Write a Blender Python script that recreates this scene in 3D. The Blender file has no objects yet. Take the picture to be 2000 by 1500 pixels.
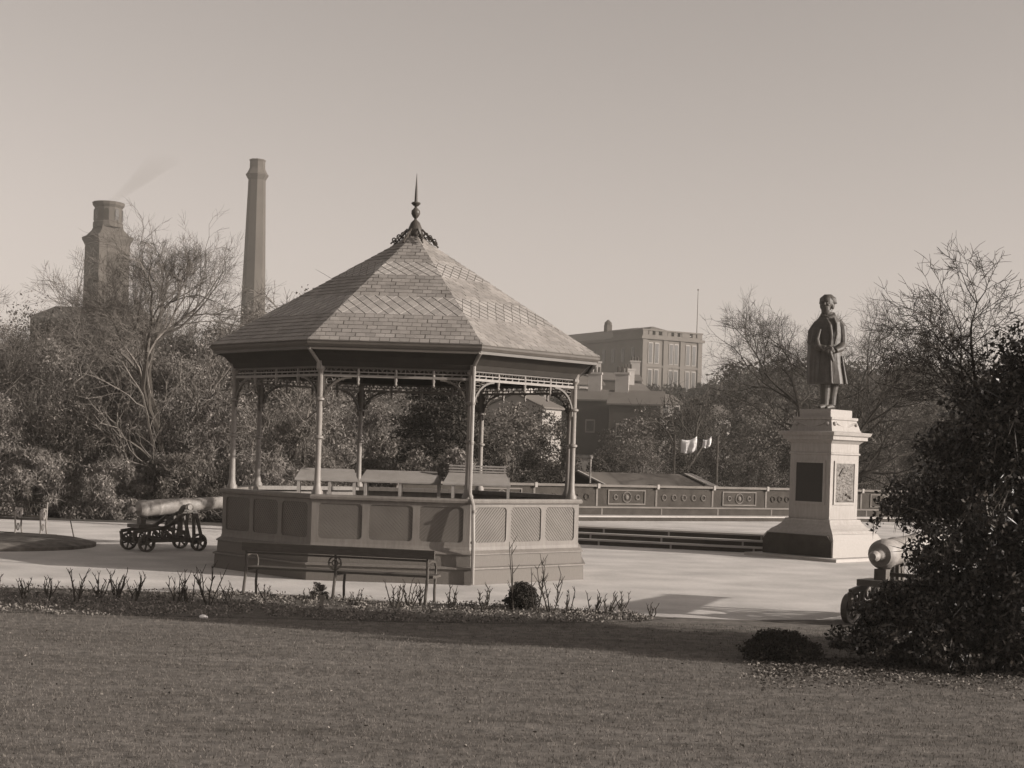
import bpy, bmesh, math, random
import numpy as np
from mathutils import Vector, Matrix, Euler
R = math.radians
sc = bpy.context.scene
COL = sc.collection
F, EYE, ROLL = 2915.0, 2.3, R(1.8)      # focal length in px of a 2000 px wide frame, eye height, camera roll
CR, SR = math.cos(ROLL), math.sin(ROLL)

def at(px, py, Y):
    du, dv = px-1000.0, 890.0-py
    u, v = du*CR-dv*SR, du*SR+dv*CR
    return Vector((u*Y/F, Y, EYE+v*Y/F))
def gr(px, py, h=0.0):
    du, dv = px-1000.0, 890.0-py
    v = du*SR+dv*CR
    Y = (EYE-h)*F/(-v)
    return at(px, py, Y)

# ------------------------------------------------------------------ materials
def tone(v):
    """a grey of value v in the warm brown of the old print"""
    k = max(0.0, min(1.0, (math.log10(max(v, 0.01))+2)/2))     # .01 -> 0, 1 -> 1
    g = 0.80+0.175*k; b = 0.60+0.36*k
    return (v, v*g, v*b)
def mat(name, v, var=0.25, scale=6.0, rough=0.8, bump=0.0, bscale=None, metallic=0.0, island=0.0, detail=6.0, spec=0.3, noise2=None, stretch=None):
    m = bpy.data.materials.new(name); m.use_nodes = True
    nt = m.node_tree; N = nt.nodes; L = nt.links
    b = N['Principled BSDF']
    b.inputs['Roughness'].default_value = rough
    b.inputs['Metallic'].default_value = metallic
    b.inputs['Specular IOR Level'].default_value = spec
    tc = N.new('ShaderNodeTexCoord')
    src = tc.outputs['Object']
    if stretch:
        mp = N.new('ShaderNodeMapping'); mp.inputs['Scale'].default_value = stretch
        L.new(src, mp.inputs['Vector']); src = mp.outputs['Vector']
    nz = N.new('ShaderNodeTexNoise'); nz.inputs['Scale'].default_value = scale
    nz.inputs['Detail'].default_value = detail; nz.inputs['Roughness'].default_value = 0.65
    L.new(src, nz.inputs['Vector'])
    cr = N.new('ShaderNodeValToRGB')
    lo, hi = tone(v*(1-var)), tone(v*(1+var))
    cr.color_ramp.elements[0].position = 0.3; cr.color_ramp.elements[1].position = 0.7
    cr.color_ramp.elements[0].color = (*lo, 1); cr.color_ramp.elements[1].color = (*hi, 1)
    L.new(nz.outputs['Fac'], cr.inputs['Fac'])
    col = cr.outputs['Color']
    def mulby(sock, amount, lowv, highv):
        mr = N.new('ShaderNodeMapRange'); mr.inputs['To Min'].default_value = lowv; mr.inputs['To Max'].default_value = highv
        if amount: mr.inputs['From Min'].default_value, mr.inputs['From Max'].default_value = amount
        L.new(sock, mr.inputs['Value'])
        mx = N.new('ShaderNodeVectorMath'); mx.operation = 'SCALE'
        L.new(col, mx.inputs[0]); L.new(mr.outputs['Result'], mx.inputs['Scale'])
        return mx.outputs['Vector']
    if noise2:
        n2 = N.new('ShaderNodeTexNoise'); n2.inputs['Scale'].default_value = noise2[0]; n2.inputs['Detail'].default_value = 4
        L.new(tc.outputs['Object'], n2.inputs['Vector'])
        col = mulby(n2.outputs['Fac'], (0.3, 0.7), 1-noise2[1], 1+noise2[1])
    if island:
        ge = N.new('ShaderNodeNewGeometry')
        col = mulby(ge.outputs['Random Per Island'], None, 1-island, 1+island)
    L.new(col, b.inputs['Base Color'])
    if bump:
        nb = N.new('ShaderNodeTexNoise'); nb.inputs['Scale'].default_value = bscale or scale*2; nb.inputs['Detail'].default_value = 5
        L.new(src, nb.inputs['Vector'])
        bp = N.new('ShaderNodeBump'); bp.inputs['Strength'].default_value = bump; bp.inputs['Distance'].default_value = 0.02
        L.new(nb.outputs['Fac'], bp.inputs['Height']); L.new(bp.outputs['Normal'], b.inputs['Normal'])
    return m
M = dict(
    gravel=mat('pale gravel', 0.46, 0.14, 22, 0.95, 0.5, 60, noise2=(0.7, 0.20), stretch=(0.6, 1.4, 1)),
    grass=mat('mown grass', 0.115, 0.32, 1.3, 0.95, 0.8, 40, noise2=(6.0, 0.35), stretch=(0.22, 1.5, 1), detail=9.0),
    blade=mat('grass blades', 0.105, 0.2, 3, 0.8, island=0.3, spec=0.1),
    rough=mat('rough meadow', 0.06, 0.45, 0.12, 1.0, 0.3, 1.0, noise2=(0.02, 0.3)),
    soil=mat('bed soil', 0.09, 0.4, 8, 1.0, 1.0, 20),
    litter=mat('leaf litter', 0.1, 0.4, 4, 0.9, island=0.7),
    bedleaf=mat('low bed foliage', 0.14, 0.3, 4, 0.8, island=0.6),
    paint=mat('light drab paint', 0.135, 0.16, 5, 0.6, 0.1, 30, noise2=(0.8, 0.14), stretch=(3, 3, 0.5)),
    paintp=mat('drab panel boarding', 0.11, 0.12, 3, 0.65, noise2=(1.0, 0.10)),
    paintb=mat('drab plinth boarding', 0.11, 0.15, 30, 0.7, 0.2, 60, stretch=(6, 6, 0.3)),
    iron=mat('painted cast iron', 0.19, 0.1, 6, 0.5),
    lace=mat('shade darkened iron lace', 0.09, 0.1, 6, 0.5),  # darker copy of the iron, with the eaves' shadow put into its colour
    darkwood=mat('dark soffit wood', 0.025, 0.2, 4, 0.7),  # one very dark tone for the soffit and its cove
    gutter=mat('painted gutter', 0.085, 0.12, 3, 0.5),
    slate=mat('weathered roof slate', 0.215, 0.15, 2.0, 0.6, 0.3, 25, island=0.17, spec=0.4),
    slatel=mat('pale diamond slate', 0.265, 0.12, 2.0, 0.55, 0.3, 25, island=0.15, spec=0.4),
    under=mat('dark slate bedding', 0.1, 0.2, 5, 0.9),  # darker backing that shows in the gaps between slates
    lead=mat('roof lead', 0.2, 0.1, 3, 0.5),
    finial=mat('dark finial iron', 0.05, 0.2, 5, 0.45),
    floor=mat('bandstand floor boards', 0.1, 0.2, 4, 0.8),
    desk=mat('grey desk boards', 0.25, 0.15, 3, 0.7),
    bench=mat('weathered bench wood', 0.07, 0.25, 9, 0.7, stretch=(1, 8, 8)),
    benchi=mat('bench cast iron', 0.06, 0.2, 8, 0.5),
    gun=mat('painted gun barrel', 0.23, 0.3, 5, 0.58, 0.3, 25, spec=0.3, noise2=(2.0, 0.2)),
    gunc=mat('cast iron gun carriage', 0.085, 0.3, 8, 0.5),
    stone=mat('pale dressed stone', 0.27, 0.13, 5, 0.75, 0.2, 30, noise2=(1.2, 0.08), stretch=(3, 3, 0.5)),
    granite=mat('grey granite base', 0.27, 0.07, 20, 0.6),
    bronze=mat('dark bronze', 0.05, 0.35, 6, 0.58, 0.35, 14, metallic=0.0, spec=0.5),
    plaque=mat('bronze inscription plaque', 0.02, 0.2, 20, 0.5),
    relief=mat('bronze relief', 0.1, 0.5, 9, 0.5, 0.6, 20),
    step=mat('worn step stone', 0.33, 0.12, 2, 0.85, 0.2, 20),
    riser=mat('sooty shaded stone', 0.04, 0.3, 3, 0.9, 0.3, 15),  # sooty wall stone; on step risers the grazing shade is in its colour
    coping=mat('weathered coping stone', 0.13, 0.2, 2, 0.85),
    mortar=mat('pale stone joint', 0.25, 0.1, 4, 0.85),
    bark=mat('grey bark', 0.08, 0.3, 3, 0.9),
    barkl=mat('pale bark twigs', 0.11, 0.25, 3, 0.9, island=0.4),
    barkr=mat('bark of bare tree', 0.04, 0.3, 3, 0.9),
    leafa=mat('twiggy shrub foliage', 0.17, 0.3, 1.5, 0.85, island=0.4, spec=0.1),
    leafb=mat('dull evergreen foliage', 0.125, 0.3, 1.5, 0.8, island=0.4, spec=0.15),
    leafc=mat('dark hedge foliage', 0.04, 0.3, 1.5, 0.85, island=0.6),
    leafd=mat('dark conifer foliage', 0.03, 0.3, 1.5, 0.8, island=0.5),
    holly=mat('glossy holly leaves', 0.036, 0.3, 2.0, 0.42, island=0.75, spec=0.5),
    wood=mat('far wood foliage', 0.028, 0.35, 0.08, 0.95, island=0.5),
    mill=mat('mill sandstone', 0.115, 0.12, 0.3, 0.9),
    milld=mat('sooty mill stone', 0.045, 0.15, 0.3, 0.9),
    chim=mat('sooty chimney stone', 0.062, 0.15, 0.3, 0.9, noise2=(0.08, 0.2)),
    roofs=mat('far slate roof', 0.1, 0.12, 0.5, 0.8),
    dark_wall=mat('soot black cottage wall', 0.035, 0.2, 0.6, 0.9),  # even dark tone for the nearest cottage walls
    pane=mat('dark window glass', 0.02, 0.1, 1, 0.25),
    white=mat('white linen', 0.80, 0.04, 2, 0.9),
    pale_wall=mat('pale far wall', 0.26, 0.1, 0.6, 0.9),  # even pale tone for far walls, stacks, window frames and verges
)

# ------------------------------------------------------------------ mesh builder
class MB:
    def __init__(s): s.v = []; s.f = []
    def add(s, vs, fs, T=None):
        n = len(s.v)
        s.v += [tuple(T @ Vector(p)) if T else tuple(p) for p in vs]
        s.f += [tuple(i+n for i in f) for f in fs]
        return s
    def box(s, x0, x1, y0, y1, z0, z1, T=None):
        vs = [(x, y, z) for z in (z0, z1) for x, y in ((x0, y0), (x1, y0), (x1, y1), (x0, y1))]
        return s.add(vs, [(3, 2, 1, 0), (4, 5, 6, 7), (0, 1, 5, 4), (1, 2, 6, 5), (2, 3, 7, 6), (3, 0, 4, 7)], T)
    def prism(s, poly, z0, z1, T=None):
        n = len(poly)
        vs = [(x, y, z0) for x, y in poly]+[(x, y, z1) for x, y in poly]
        fs = [tuple(range(n-1, -1, -1)), tuple(range(n, 2*n))]+[(i, (i+1) % n, n+(i+1) % n, n+i) for i in range(n)]
        return s.add(vs, fs, T)
    def bar(s, a, b, w, h, up=(0, 0, 1), T=None):
        a, b = Vector(a), Vector(b); d = (b-a); L = d.length; d.normalize()
        u = Vector(up); x = d.cross(u)
        if x.length < 1e-4: x = d.cross(Vector((1, 0, 0)))
        x.normalize(); z = x.cross(d)
        vs = [p+x*sx*w/2+z*sz*h/2 for p in (a, b) for sx, sz in ((-1, -1), (1, -1), (1, 1), (-1, 1))]
        return s.add(vs, [(3, 2, 1, 0), (4, 5, 6, 7), (0, 1, 5, 4), (1, 2, 6, 5), (2, 3, 7, 6), (3, 0, 4, 7)], T)
    def tube(s, pts, rs, n=8, T=None, cap=True):
        pts = [Vector(p) for p in pts]
        if isinstance(rs, (int, float)): rs = [rs]*len(pts)
        vs = []; fs = []
        prev = None
        for i, p in enumerate(pts):
            d = (pts[min(i+1, len(pts)-1)]-pts[max(i-1, 0)])
            if d.length < 1e-9: d = Vector((0, 0, 1))
            d.normalize()
            if prev is None:
                x = d.cross(Vector((0, 0, 1)))
                if x.length < 0.05: x = d.cross(Vector((0, 1, 0)))
            else:
                x = prev-d*prev.dot(d)
            x.normalize(); prev = x; y = d.cross(x)
            for k in range(n):
                a = 2*math.pi*k/n
                vs.append(p+(x*math.cos(a)+y*math.sin(a))*rs[i])
        for i in range(len(pts)-1):
            for k in range(n):
                fs.append((i*n+k, i*n+(k+1) % n, (i+1)*n+(k+1) % n, (i+1)*n+k))
        if cap:
            fs.append(tuple(range(n-1, -1, -1))); fs.append(tuple((len(pts)-1)*n+k for k in range(n)))
        return s.add(vs, fs, T)
    def lathe(s, prof, n=16, T=None, ph=0.0):
        vs = []; fs = []
        for r, z in prof:
            for k in range(n):
                a = 2*math.pi*k/n+ph
                vs.append((r*math.cos(a), r*math.sin(a), z))
        for i in range(len(prof)-1):
            for k in range(n):
                fs.append((i*n+k, i*n+(k+1) % n, (i+1)*n+(k+1) % n, (i+1)*n+k))
        if prof[0][0] > 1e-4: fs.append(tuple(range(n-1, -1, -1)))
        if prof[-1][0] > 1e-4: fs.append(tuple((len(prof)-1)*n+k for k in range(n)))
        return s.add(vs, fs, T)
    def ball(s, c, r, n=10, T=None):
        rx, ry, rz = (r, r, r) if isinstance(r, (int, float)) else r
        m = max(4, n//2+1)
        prof = [(math.sin(math.pi*i/m), -math.cos(math.pi*i/m)) for i in range(m+1)]
        prof[0] = (0.02, -1); prof[-1] = (0.02, 1)
        TT = Matrix.Translation(c) @ Matrix.Diagonal((rx, ry, rz, 1))
        return s.lathe(prof, n, (T @ TT) if T else TT)
    def ring(s, c, R1, r, axis='y', n=20, m=6, T=None):
        pts = []
        for k in range(n+1):
            a = 2*math.pi*k/n
            if axis == 'y': pts.append((c[0]+R1*math.cos(a), c[1], c[2]+R1*math.sin(a)))
            elif axis == 'z': pts.append((c[0]+R1*math.cos(a), c[1]+R1*math.sin(a), c[2]))
            else: pts.append((c[0], c[1]+R1*math.cos(a), c[2]+R1*math.sin(a)))
        return s.tube(pts, r, m, T, cap=False)
    def build(s, name, m, parent=None, smooth=False, bevel=0.0):
        me = bpy.data.meshes.new(name); me.from_pydata(s.v, [], s.f); me.update()
        o = bpy.data.objects.new(name, me); COL.objects.link(o)
        me.materials.append(M[m] if isinstance(m, str) else m)
        if parent: o.parent = parent
        if smooth:
            for p in me.polygons: p.use_smooth = True
            if hasattr(me, 'set_sharp_from_angle'): me.set_sharp_from_angle(angle=R(40))
        if bevel:
            b = o.modifiers.new('bevel', 'BEVEL'); b.width = bevel; b.segments = 2; b.limit_method = 'ANGLE'
        return o
def tag(o, label, cat, group=None, kind=None):
    if label: o['label'] = label
    if cat: o['category'] = cat
    if group: o['group'] = group
    if kind: o['kind'] = kind
    return o
def empty(name, loc, rz=0.0):
    o = bpy.data.objects.new(name, None); COL.objects.link(o)
    o.location = loc; o.rotation_euler = (0, 0, rz); o.empty_display_size = 0.3
    return o
def thing(name, label, cat, loc, rz=0.0, group=None):
    return tag(empty(name, loc, rz), label, cat, group)
def children(o): return [c for c in bpy.data.objects if c.parent == o]
def copy_tree(o, kids, parent=None):
    c = o.copy(); COL.objects.link(c); c.parent = parent
    for k, kk in kids: copy_tree(k, kk, c)
    return c
def tree_of(o): return [(c, tree_of(c)) for c in children(o)]

# ------------------------------------------------------------------ terrain
def sst(x, a, b):
    t = max(0.0, min(1.0, (x-a)/(b-a))); return t*t*(3-2*t)
def T(x, y):
    drop = -2.8*sst(y, 53, 64)*sst(x, -6, 2)
    z = -0.03+drop+4.2*sst(y, 72, 170)*(0.6+0.4*sst(x, -20, 10))+13.0*sst(y, 165, 330)+10*sst(y, 330, 900)
    z += sst(y, 90, 200)*(1.2*math.sin(x*0.021+1.3)+0.8*math.sin(x*0.05+y*0.013))
    z += 1.5*sst(x, 25, 75)*sst(y, 110, 300)
    return z
xs = sorted(set([-900, -600, -400, -250]+list(range(-160, 181, 6))+[250, 400, 600, 900]))
ys = sorted(set([-30, -10]+list(range(0, 45, 9))+list(range(44, 120, 4))+list(range(120, 361, 10))+[400, 480, 600, 800, 1000, 1150]))
mb = MB()
for y in ys:
    for x in xs: mb.v.append((x, y, T(x, y)))
nx = len(xs)
for j in range(len(ys)-1):
    for i in range(nx-1):
        mb.f.append((j*nx+i, j*nx+i+1, (j+1)*nx+i+1, (j+1)*nx+i))
g = mb.build('ground', 'rough', smooth=True); g['kind'] = 'structure'

# plaza edge against the flower bed, sampled from the print
edge = [gr(x, y) for x, y in ((-60, 1146), (200, 1154), (480, 1161), (830, 1179), (1100, 1190), (1250, 1203), (1450, 1211), (1610, 1211), (1800, 1209), (2080, 1206))]
edge = [Vector((-16, edge[0].y+0.6, 0))]+edge+[Vector((22, edge[-1].y, 0))]
def sheet(name, poly, z, m):
    me = bpy.data.meshes.new(name); me.from_pydata([(p[0], p[1], z) for p in poly], [], [tuple(range(len(poly)))]); me.update()
    o = bpy.data.objects.new(name, me); COL.objects.link(o); me.materials.append(M[m]); o['kind'] = 'structure'; return o
FA, FB = Vector((-3.2, 41.25)), Vector((16.0, 35.3))      # foot of the terrace steps
plaza = [(p.x, p.y) for p in edge]+[(22, 36), (16, 41), (5, 43), (-3, 43.8), (-9, 43.2), (-30, 44.0), (-30, 26)]
sheet('gravel_plaza', plaza, 0.0, 'gravel')
bedpts = [(-16, 0.0), (20, 1197), (400, 1206), (800, 1216), (1000, 1219), (1250, 1215), (1320, 1207.5)]
bed_in = [Vector((-16, gr(20, 1193).y+0.3, 0))]+[gr(x, y) for x, y in bedpts[1:]]
bed_out = [e for e in edge if e.x <= gr(1330, 1208).x]
sheet('flower_bed_soil', [(p.x, p.y+0.02) for p in bed_in]+[(p.x, p.y+0.02) for p in reversed(bed_out)], 0.008, 'soil')
lawn = [(-40, 2), (30, 2), (30, edge[-1].y)]+[(p.x, p.y) for p in reversed(edge) if p.x > gr(1290, 1208).x]+[(p.x, p.y) for p in reversed(bed_in)]+[(-40, 20)]
sheet('lawn', lawn, 0.004, 'grass')
# grassed round bed at the left edge
rb = gr(-20, 1063)
mb = MB(); mb.lathe([(2.25, 0.0), (2.25, 0.07), (1.9, 0.15), (0.9, 0.20), (0.02, 0.22)], 40)
o = mb.build('round_grass_bed', 'grass', smooth=True); o.location = (rb.x, rb.y, 0.0); o['kind'] = 'structure'

# ------------------------------------------------------------------ bandstand
BX, BY = -2.07, 29.75
bs = thing('bandstand', 'octagonal wooden bandstand with slated pointed roof, slender iron columns and panelled parapet', 'bandstand', (BX, BY, 0))
ANG = [R(-22.5+45*k-0.6) for k in range(8)]            # corner k
def cor(k, r, z=0.0):
    a = ANG[k % 8]; return Vector((r*math.sin(a), -r*math.cos(a), z))
def octring(mb, prof):
    """profile of (R, z), closed outwards, no caps"""
    base = len(mb.v)
    for r, z in prof:
        for k in range(8): mb.v.append(tuple(cor(k, r, z)))
    for i in range(len(prof)-1):
        for k in range(8):
            mb.f.append((base+i*8+k, base+i*8+(k+1) % 8, base+(i+1)*8+(k+1) % 8, base+(i+1)*8+k))
mb = MB(); octring(mb, [(3.80, 0), (3.79, 0.265)]); mb.build('base_course', 'paintb', bs)
mb = MB(); octring(mb, [(3.79, 0.265), (3.83, 0.27), (3.83, 0.30), (3.75, 0.315)]); mb.build('plinth_ledge', 'paint', bs)
mb = MB(); octring(mb, [(3.75, 0.315), (3.74, 0.52)]); mb.build('plinth', 'paintb', bs)
mb = MB(); octring(mb, [(3.74, 0.52), (3.77, 0.525), (3.77, 0.545), (3.68, 0.60), (3.665, 0.66)]); mb.build('plinth_top', 'paint', bs)
# parapet wall with recessed boarded panels
wall = MB()
RW = 3.665
for k in range(8):
    a, b = cor(k, RW), cor(k+1, RW)
    d = (b-a); L = d.length; d.normalize(); nrm = Vector((-(d.y)*-1, -d.x, 0)); nrm = Vector((d.y, -d.x, 0)); nrm = nrm if nrm.dot(a) > 0 else -nrm
    Tm = Matrix(((d.x, nrm.x, 0, a.x), (d.y, nrm.y, 0, a.y), (0, 0, 1, 0), (0, 0, 0, 1)))   # x along, y outward
    st = 0.12; n = 3; pw = (L-st*(n+1))/n
    z0, z1, p0, p1 = 0.66, 1.43, 0.735, 1.36
    wall.box(0.0, L, -0.07, -0.035, z0, z1, Tm)
    wall.box(0.0, L, -0.034, 0.0, z0, p0, Tm); wall.box(0.0, L, -0.034, 0.0, p1, z1, Tm)
    for i in range(n+1):
        x0 = i*(pw+st); wall.box(x0, x0+st, -0.034, 0.0, p0, p1, Tm)
    for i in range(n):
        x0 = st+i*(pw+st); x1 = x0+pw; rr = 0.07
        for cx, cz, sx, sz in ((x0, p0, 1, 1), (x1, p0, -1, 1), (x0, p1, 1, -1), (x1, p1, -1, -1)):
            pts = [(cx, cz)]+[(cx+sx*rr*(1-math.sin(t*math.pi/2/5)), cz+sz*rr*(1-math.cos(t*math.pi/2/5))) for t in range(6)]
            TT = Tm @ Matrix(((1, 0, 0, 0), (0, 0, 1, 0), (0, 1, 0, 0), (0, 0, 0, 1)))
            wall.prism(pts, -0.034, -0.001, TT)
        pan = MB()
        sgn = -1 if (i != 0) == (k % 2 == 0) and i != 1 else 1
        # diagonal boards, clipped to the panel
        bw = 0.068; W, H = pw, p1-p0
        c = -H
        while c < W+H:
            # strip between lines x*? : x + sgn*z = c .. c+bw
            poly = [(0, 0), (W, 0), (W, H), (0, H)]
            def clip(poly, fn):
                out = []
                for q in range(len(poly)):
                    A, B = poly[q], poly[(q+1) % len(poly)]; fa, fb = fn(A), fn(B)
                    if fa >= 0: out.append(A)
                    if (fa >= 0) != (fb >= 0):
                        t = fa/(fa-fb); out.append((A[0]+(B[0]-A[0])*t, A[1]+(B[1]-A[1])*t))
                return out
            s_ = sgn
            f1 = lambda P: (P[0]+s_*P[1])-(c+0.006)
            f2 = lambda P: (c+bw-0.006)-(P[0]+s_*P[1])
            q = clip(poly, f1)
            if len(q) > 2: q = clip(q, f2)
            if len(q) > 2:
                TT = Tm @ Matrix(((1, 0, 0, x0), (0, 0, 1, 0), (0, 1, 0, p0), (0, 0, 0, 1)))
                pan.prism(q, -0.034, -0.020, TT)
            c += bw
        pan.build('panel', 'paintp', bs)
wall.build('parapet', 'paint', bs)
mb = MB(); octring(mb, [(3.665, 1.42), (3.73, 1.435), (3.74, 1.475), (3.72, 1.51), (3.46, 1.51), (3.45, 1.43), (3.58, 1.42), (3.58, 0.9)]); mb.build('cap_rail', 'paint', bs)
mb = MB(); mb.prism([(cor(k, 3.57).x, cor(k, 3.57).y) for k in range(8)], 0.86, 0.90); mb.build('floor', 'floor', bs)
RC = 3.50
for k in range(8):
    c = cor(k, RC)
    col = MB(); TT = Matrix.Translation(c)
    col.lathe([(0.10, 1.51), (0.10, 1.56), (0.075, 1.60), (0.06, 1.70), (0.052, 2.0), (0.05, 3.8), (0.075, 3.86), (0.075, 3.90)], 12, TT)
    o = col.build('column', 'iron', bs, smooth=True)
    for z in (2.52, 3.20):
        r_ = MB(); r_.lathe([(0.05, z-0.04), (0.085, z-0.015), (0.085, z+0.015), (0.05, z+0.04)], 12, TT); r_.build('collar', 'iron', o, smooth=True)
    s_ = MB(); s_.lathe([(0.05, 3.68), (0.085, 3.74), (0.07, 3.80), (0.10, 3.88)], 8, TT); s_.build('capital', 'iron', o, smooth=True)
# friezes, brackets, pendants
for k in range(8):
    a, b = cor(k, RC), cor(k+1, RC); d = (b-a); L = d.length; d.normalize()
    def P(x, z): return Vector((a.x+d.x*x, a.y+d.y*x, z))
    fr = MB()
    rl_ = MB(); rl_.bar(P(0.05, 3.63), P(L-0.05, 3.63), 0.05, 0.045); rl_.bar(P(0.05, 3.70), P(L-0.05, 3.70), 0.03, 0.02); rl_.build('frieze_rail', 'iron', bs)
    fr.bar(P(0.05, 3.775), P(L-0.05, 3.775), 0.05, 0.03)
    n = 15
    for i in range(n):
        x = 0.1+(L-0.2)*(i+0.5)/n; w = (L-0.2)/n
        arc = [P(x-w/2+w/2*(1-math.cos(t*math.pi/6)), 3.71+0.06*math.sin(t*math.pi/6)) for t in range(7)]
        fr.tube(arc, 0.012, 4); fr.tube([P(x, 3.70), P(x, 3.77)], 0.009, 4)
        fr.ring(tuple(P(x+w/2 if i < n-1 else x, 3.745)), 0.016, 0.008, 'x' if abs(d.y) > abs(d.x) else 'y', 8, 4)
        fr.bar(P(x, 3.65), P(x+0.02, 3.70), 0.012, 0.03)
    # pierced lower strip
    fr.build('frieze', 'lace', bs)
    for i in (1, 2, 3):
        pd = MB(); x = L*i/4; c = P(x, 0)
        pd.lathe([(0.01, 3.46), (0.03, 3.49), (0.018, 3.52), (0.028, 3.56), (0.028, 3.72), (0.02, 3.76)], 8, Matrix.Translation((c.x, c.y, 0)))
        pd.build('pendant', 'iron', bs, smooth=True)
    for sgn, x0 in ((1, 0.05), (-1, L-0.05)):
        br = MB()
        ro = 0.50
        arc = [P(x0+sgn*ro*(1-math.cos(t*math.pi/2/8)), 3.08+0.52*math.sin(t*math.pi/2/8)) for t in range(9)]
        for q in range(8): br.bar(arc[q], arc[q+1], 0.045, 0.035)
        br.bar(P(x0+sgn*0.02, 3.06), P(x0+sgn*0.02, 3.62), 0.03, 0.03)
        for (cx, cz, rr) in ((0.11, 3.53, 0.065), (0.10, 3.39, 0.05), (0.24, 3.555, 0.042), (0.07, 3.27, 0.03), (0.34, 3.575, 0.025)):
            cc = P(x0+sgn*cx, cz); pts = [P(x0+sgn*cx+rr*math.cos(t*math.pi/5), cz+rr*math.sin(t*math.pi/5)) for t in range(11)]
            br.tube(pts, 0.011, 4, cap=False)
            br.bar(P(x0+sgn*cx-rr, cz), P(x0+sgn*cx+rr, cz), 0.012, 0.012)
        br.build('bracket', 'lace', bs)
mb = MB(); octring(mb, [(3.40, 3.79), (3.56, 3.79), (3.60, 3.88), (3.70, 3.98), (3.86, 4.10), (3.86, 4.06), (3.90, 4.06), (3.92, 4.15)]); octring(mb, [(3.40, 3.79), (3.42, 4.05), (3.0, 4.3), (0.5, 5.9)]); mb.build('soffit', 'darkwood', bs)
mb = MB(); octring(mb, [(3.88, 4.055), (3.935, 4.06), (3.935, 4.11), (3.955, 4.115), (3.99, 4.16), (3.995, 4.195), (3.95, 4.195), (3.90, 4.14)]); mb.build('gutter', 'gutter', bs)
# roof slopes with individual slates
RE, ZE, RT, ZT = 3.99, 4.215, 0.12, 6.58
rs = random.Random(4)
c22, s22 = math.cos(R(22.5)), math.sin(R(22.5))
dA, dZ = (RE-RT)*c22, ZT-ZE; SL = math.hypot(dA, dZ)
for k in range(8):
    am = (ANG[k]+ANG[(k+1) % 8])/2 if k < 7 else ANG[7]+R(22.5)
    out = Vector((math.sin(am), -math.cos(am), 0)); wid = Vector((math.cos(am), math.sin(am), 0))
    upv = (-out*dA+Vector((0, 0, dZ)))/SL; nv = (out*dZ+Vector((0, 0, dA)))/SL
    org = out*RE*c22+Vector((0, 0, ZE))
    def Q(x, s, h): return org+wid*x+upv*s+nv*h
    def hw(s): return (RE-(RE-RT)*s/SL)*s22
    bk = MB(); bk.add([Q(-hw(0), 0, -0.03), Q(hw(0), 0, -0.03), Q(hw(SL), SL, -0.03), Q(-hw(SL), SL, -0.03), Q(-hw(0), 0, 0), Q(hw(0), 0, 0), Q(hw(SL), SL, 0), Q(-hw(SL), SL, 0)], [(3, 2, 1, 0), (4, 5, 6, 7), (0, 1, 5, 4), (1, 2, 6, 5), (2, 3, 7, 6), (3, 0, 4, 7)])
    slope = bk.build('roof_slope', 'under', bs)
    def clipx(poly):
        for sg in (1, -1):
            outp = []
            for q in range(len(poly)):
                A, B = poly[q], poly[(q+1) % len(poly)]
                fa = hw(A[1])-sg*A[0]; fb = hw(B[1])-sg*B[0]
                if fa >= 0: outp.append(A)
                if (fa >= 0) != (fb >= 0):
                    t = fa/(fa-fb); outp.append(tuple(A[i]+(B[i]-A[i])*t for i in range(3)))
            poly = outp
            if len(poly) < 3: return []
        return poly
    def slate(mbx, poly):
        poly = clipx(poly)
        if len(poly) < 3: return
        n = len(poly)
        vs = [Q(*p) for p in poly]+[Q(p[0], p[1], 0.0) for p in poly]
        mbx.add(vs, [tuple(range(n))]+[(i, n+i, n+(i+1) % n, (i+1) % n) for i in range(n)])
    regs, dias = {}, {}
    rows = 30; ex = SL/rows
    bands = ((7, 12), (18, 22))
    for r in range(rows):
        if any(a <= r < b for a, b in bands): continue
        s0 = r*ex; w = 0.175
        x = -2.2+(w/2 if r % 2 else 0)
        while x < 2.2:
            j = rs.uniform(-0.006, 0.006); jb = rs.uniform(0, 0.006)
            slate(regs.setdefault(sum(r >= b for a, b in bands), MB()), [(x+0.005+j, s0+0.002+jb, 0.014+jb*0.6), (x+w-0.005+j, s0+0.002+jb, 0.014+jb*0.6), (x+w-0.005+j, s0+ex*1.05, 0.006), (x+0.005+j, s0+ex*1.05, 0.006)])
            x += w
    for a, b in bands:
        s0, s1 = a*ex, b*ex; w = 0.21; hh = (s1-s0)/5
        for r in range(-1, 6):
            sb = s0+r*hh
            x = -2.2+(w/2 if r % 2 else 0)
            while x < 2.2:
                g_ = 0.008; lo = max(s0, sb+g_); hi = min(s1, sb+2*hh-g_)
                mid = sb+hh; cx = x+w/2
                poly = [(cx, sb+g_*1.3, 0.02), (cx+w/2-g_, mid, 0.015), (cx, sb+2*hh-g_*1.3, 0.010), (cx-w/2+g_, mid, 0.015)]
                # clip to band in s
                for sg, lim in ((1, s0), (-1, s1)):
                    outp = []
                    for q in range(len(poly)):
                        A, B = poly[q], poly[(q+1) % len(poly)]; fa = sg*(A[1]-lim); fb = sg*(B[1]-lim)
                        if fa >= 0: outp.append(A)
                        if (fa >= 0) != (fb >= 0):
                            t = fa/(fa-fb); outp.append(tuple(A[i]+(B[i]-A[i])*t for i in range(3)))
                    poly = outp
                    if len(poly) < 3: break
                if len(poly) >= 3: slate(dias.setdefault(a, MB()), poly)
                x += w
    for q in regs.values(): q.build('slate_courses', 'slate', slope)
    for q in dias.values(): q.build('diamond_slates', 'slatel', slope)
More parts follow.
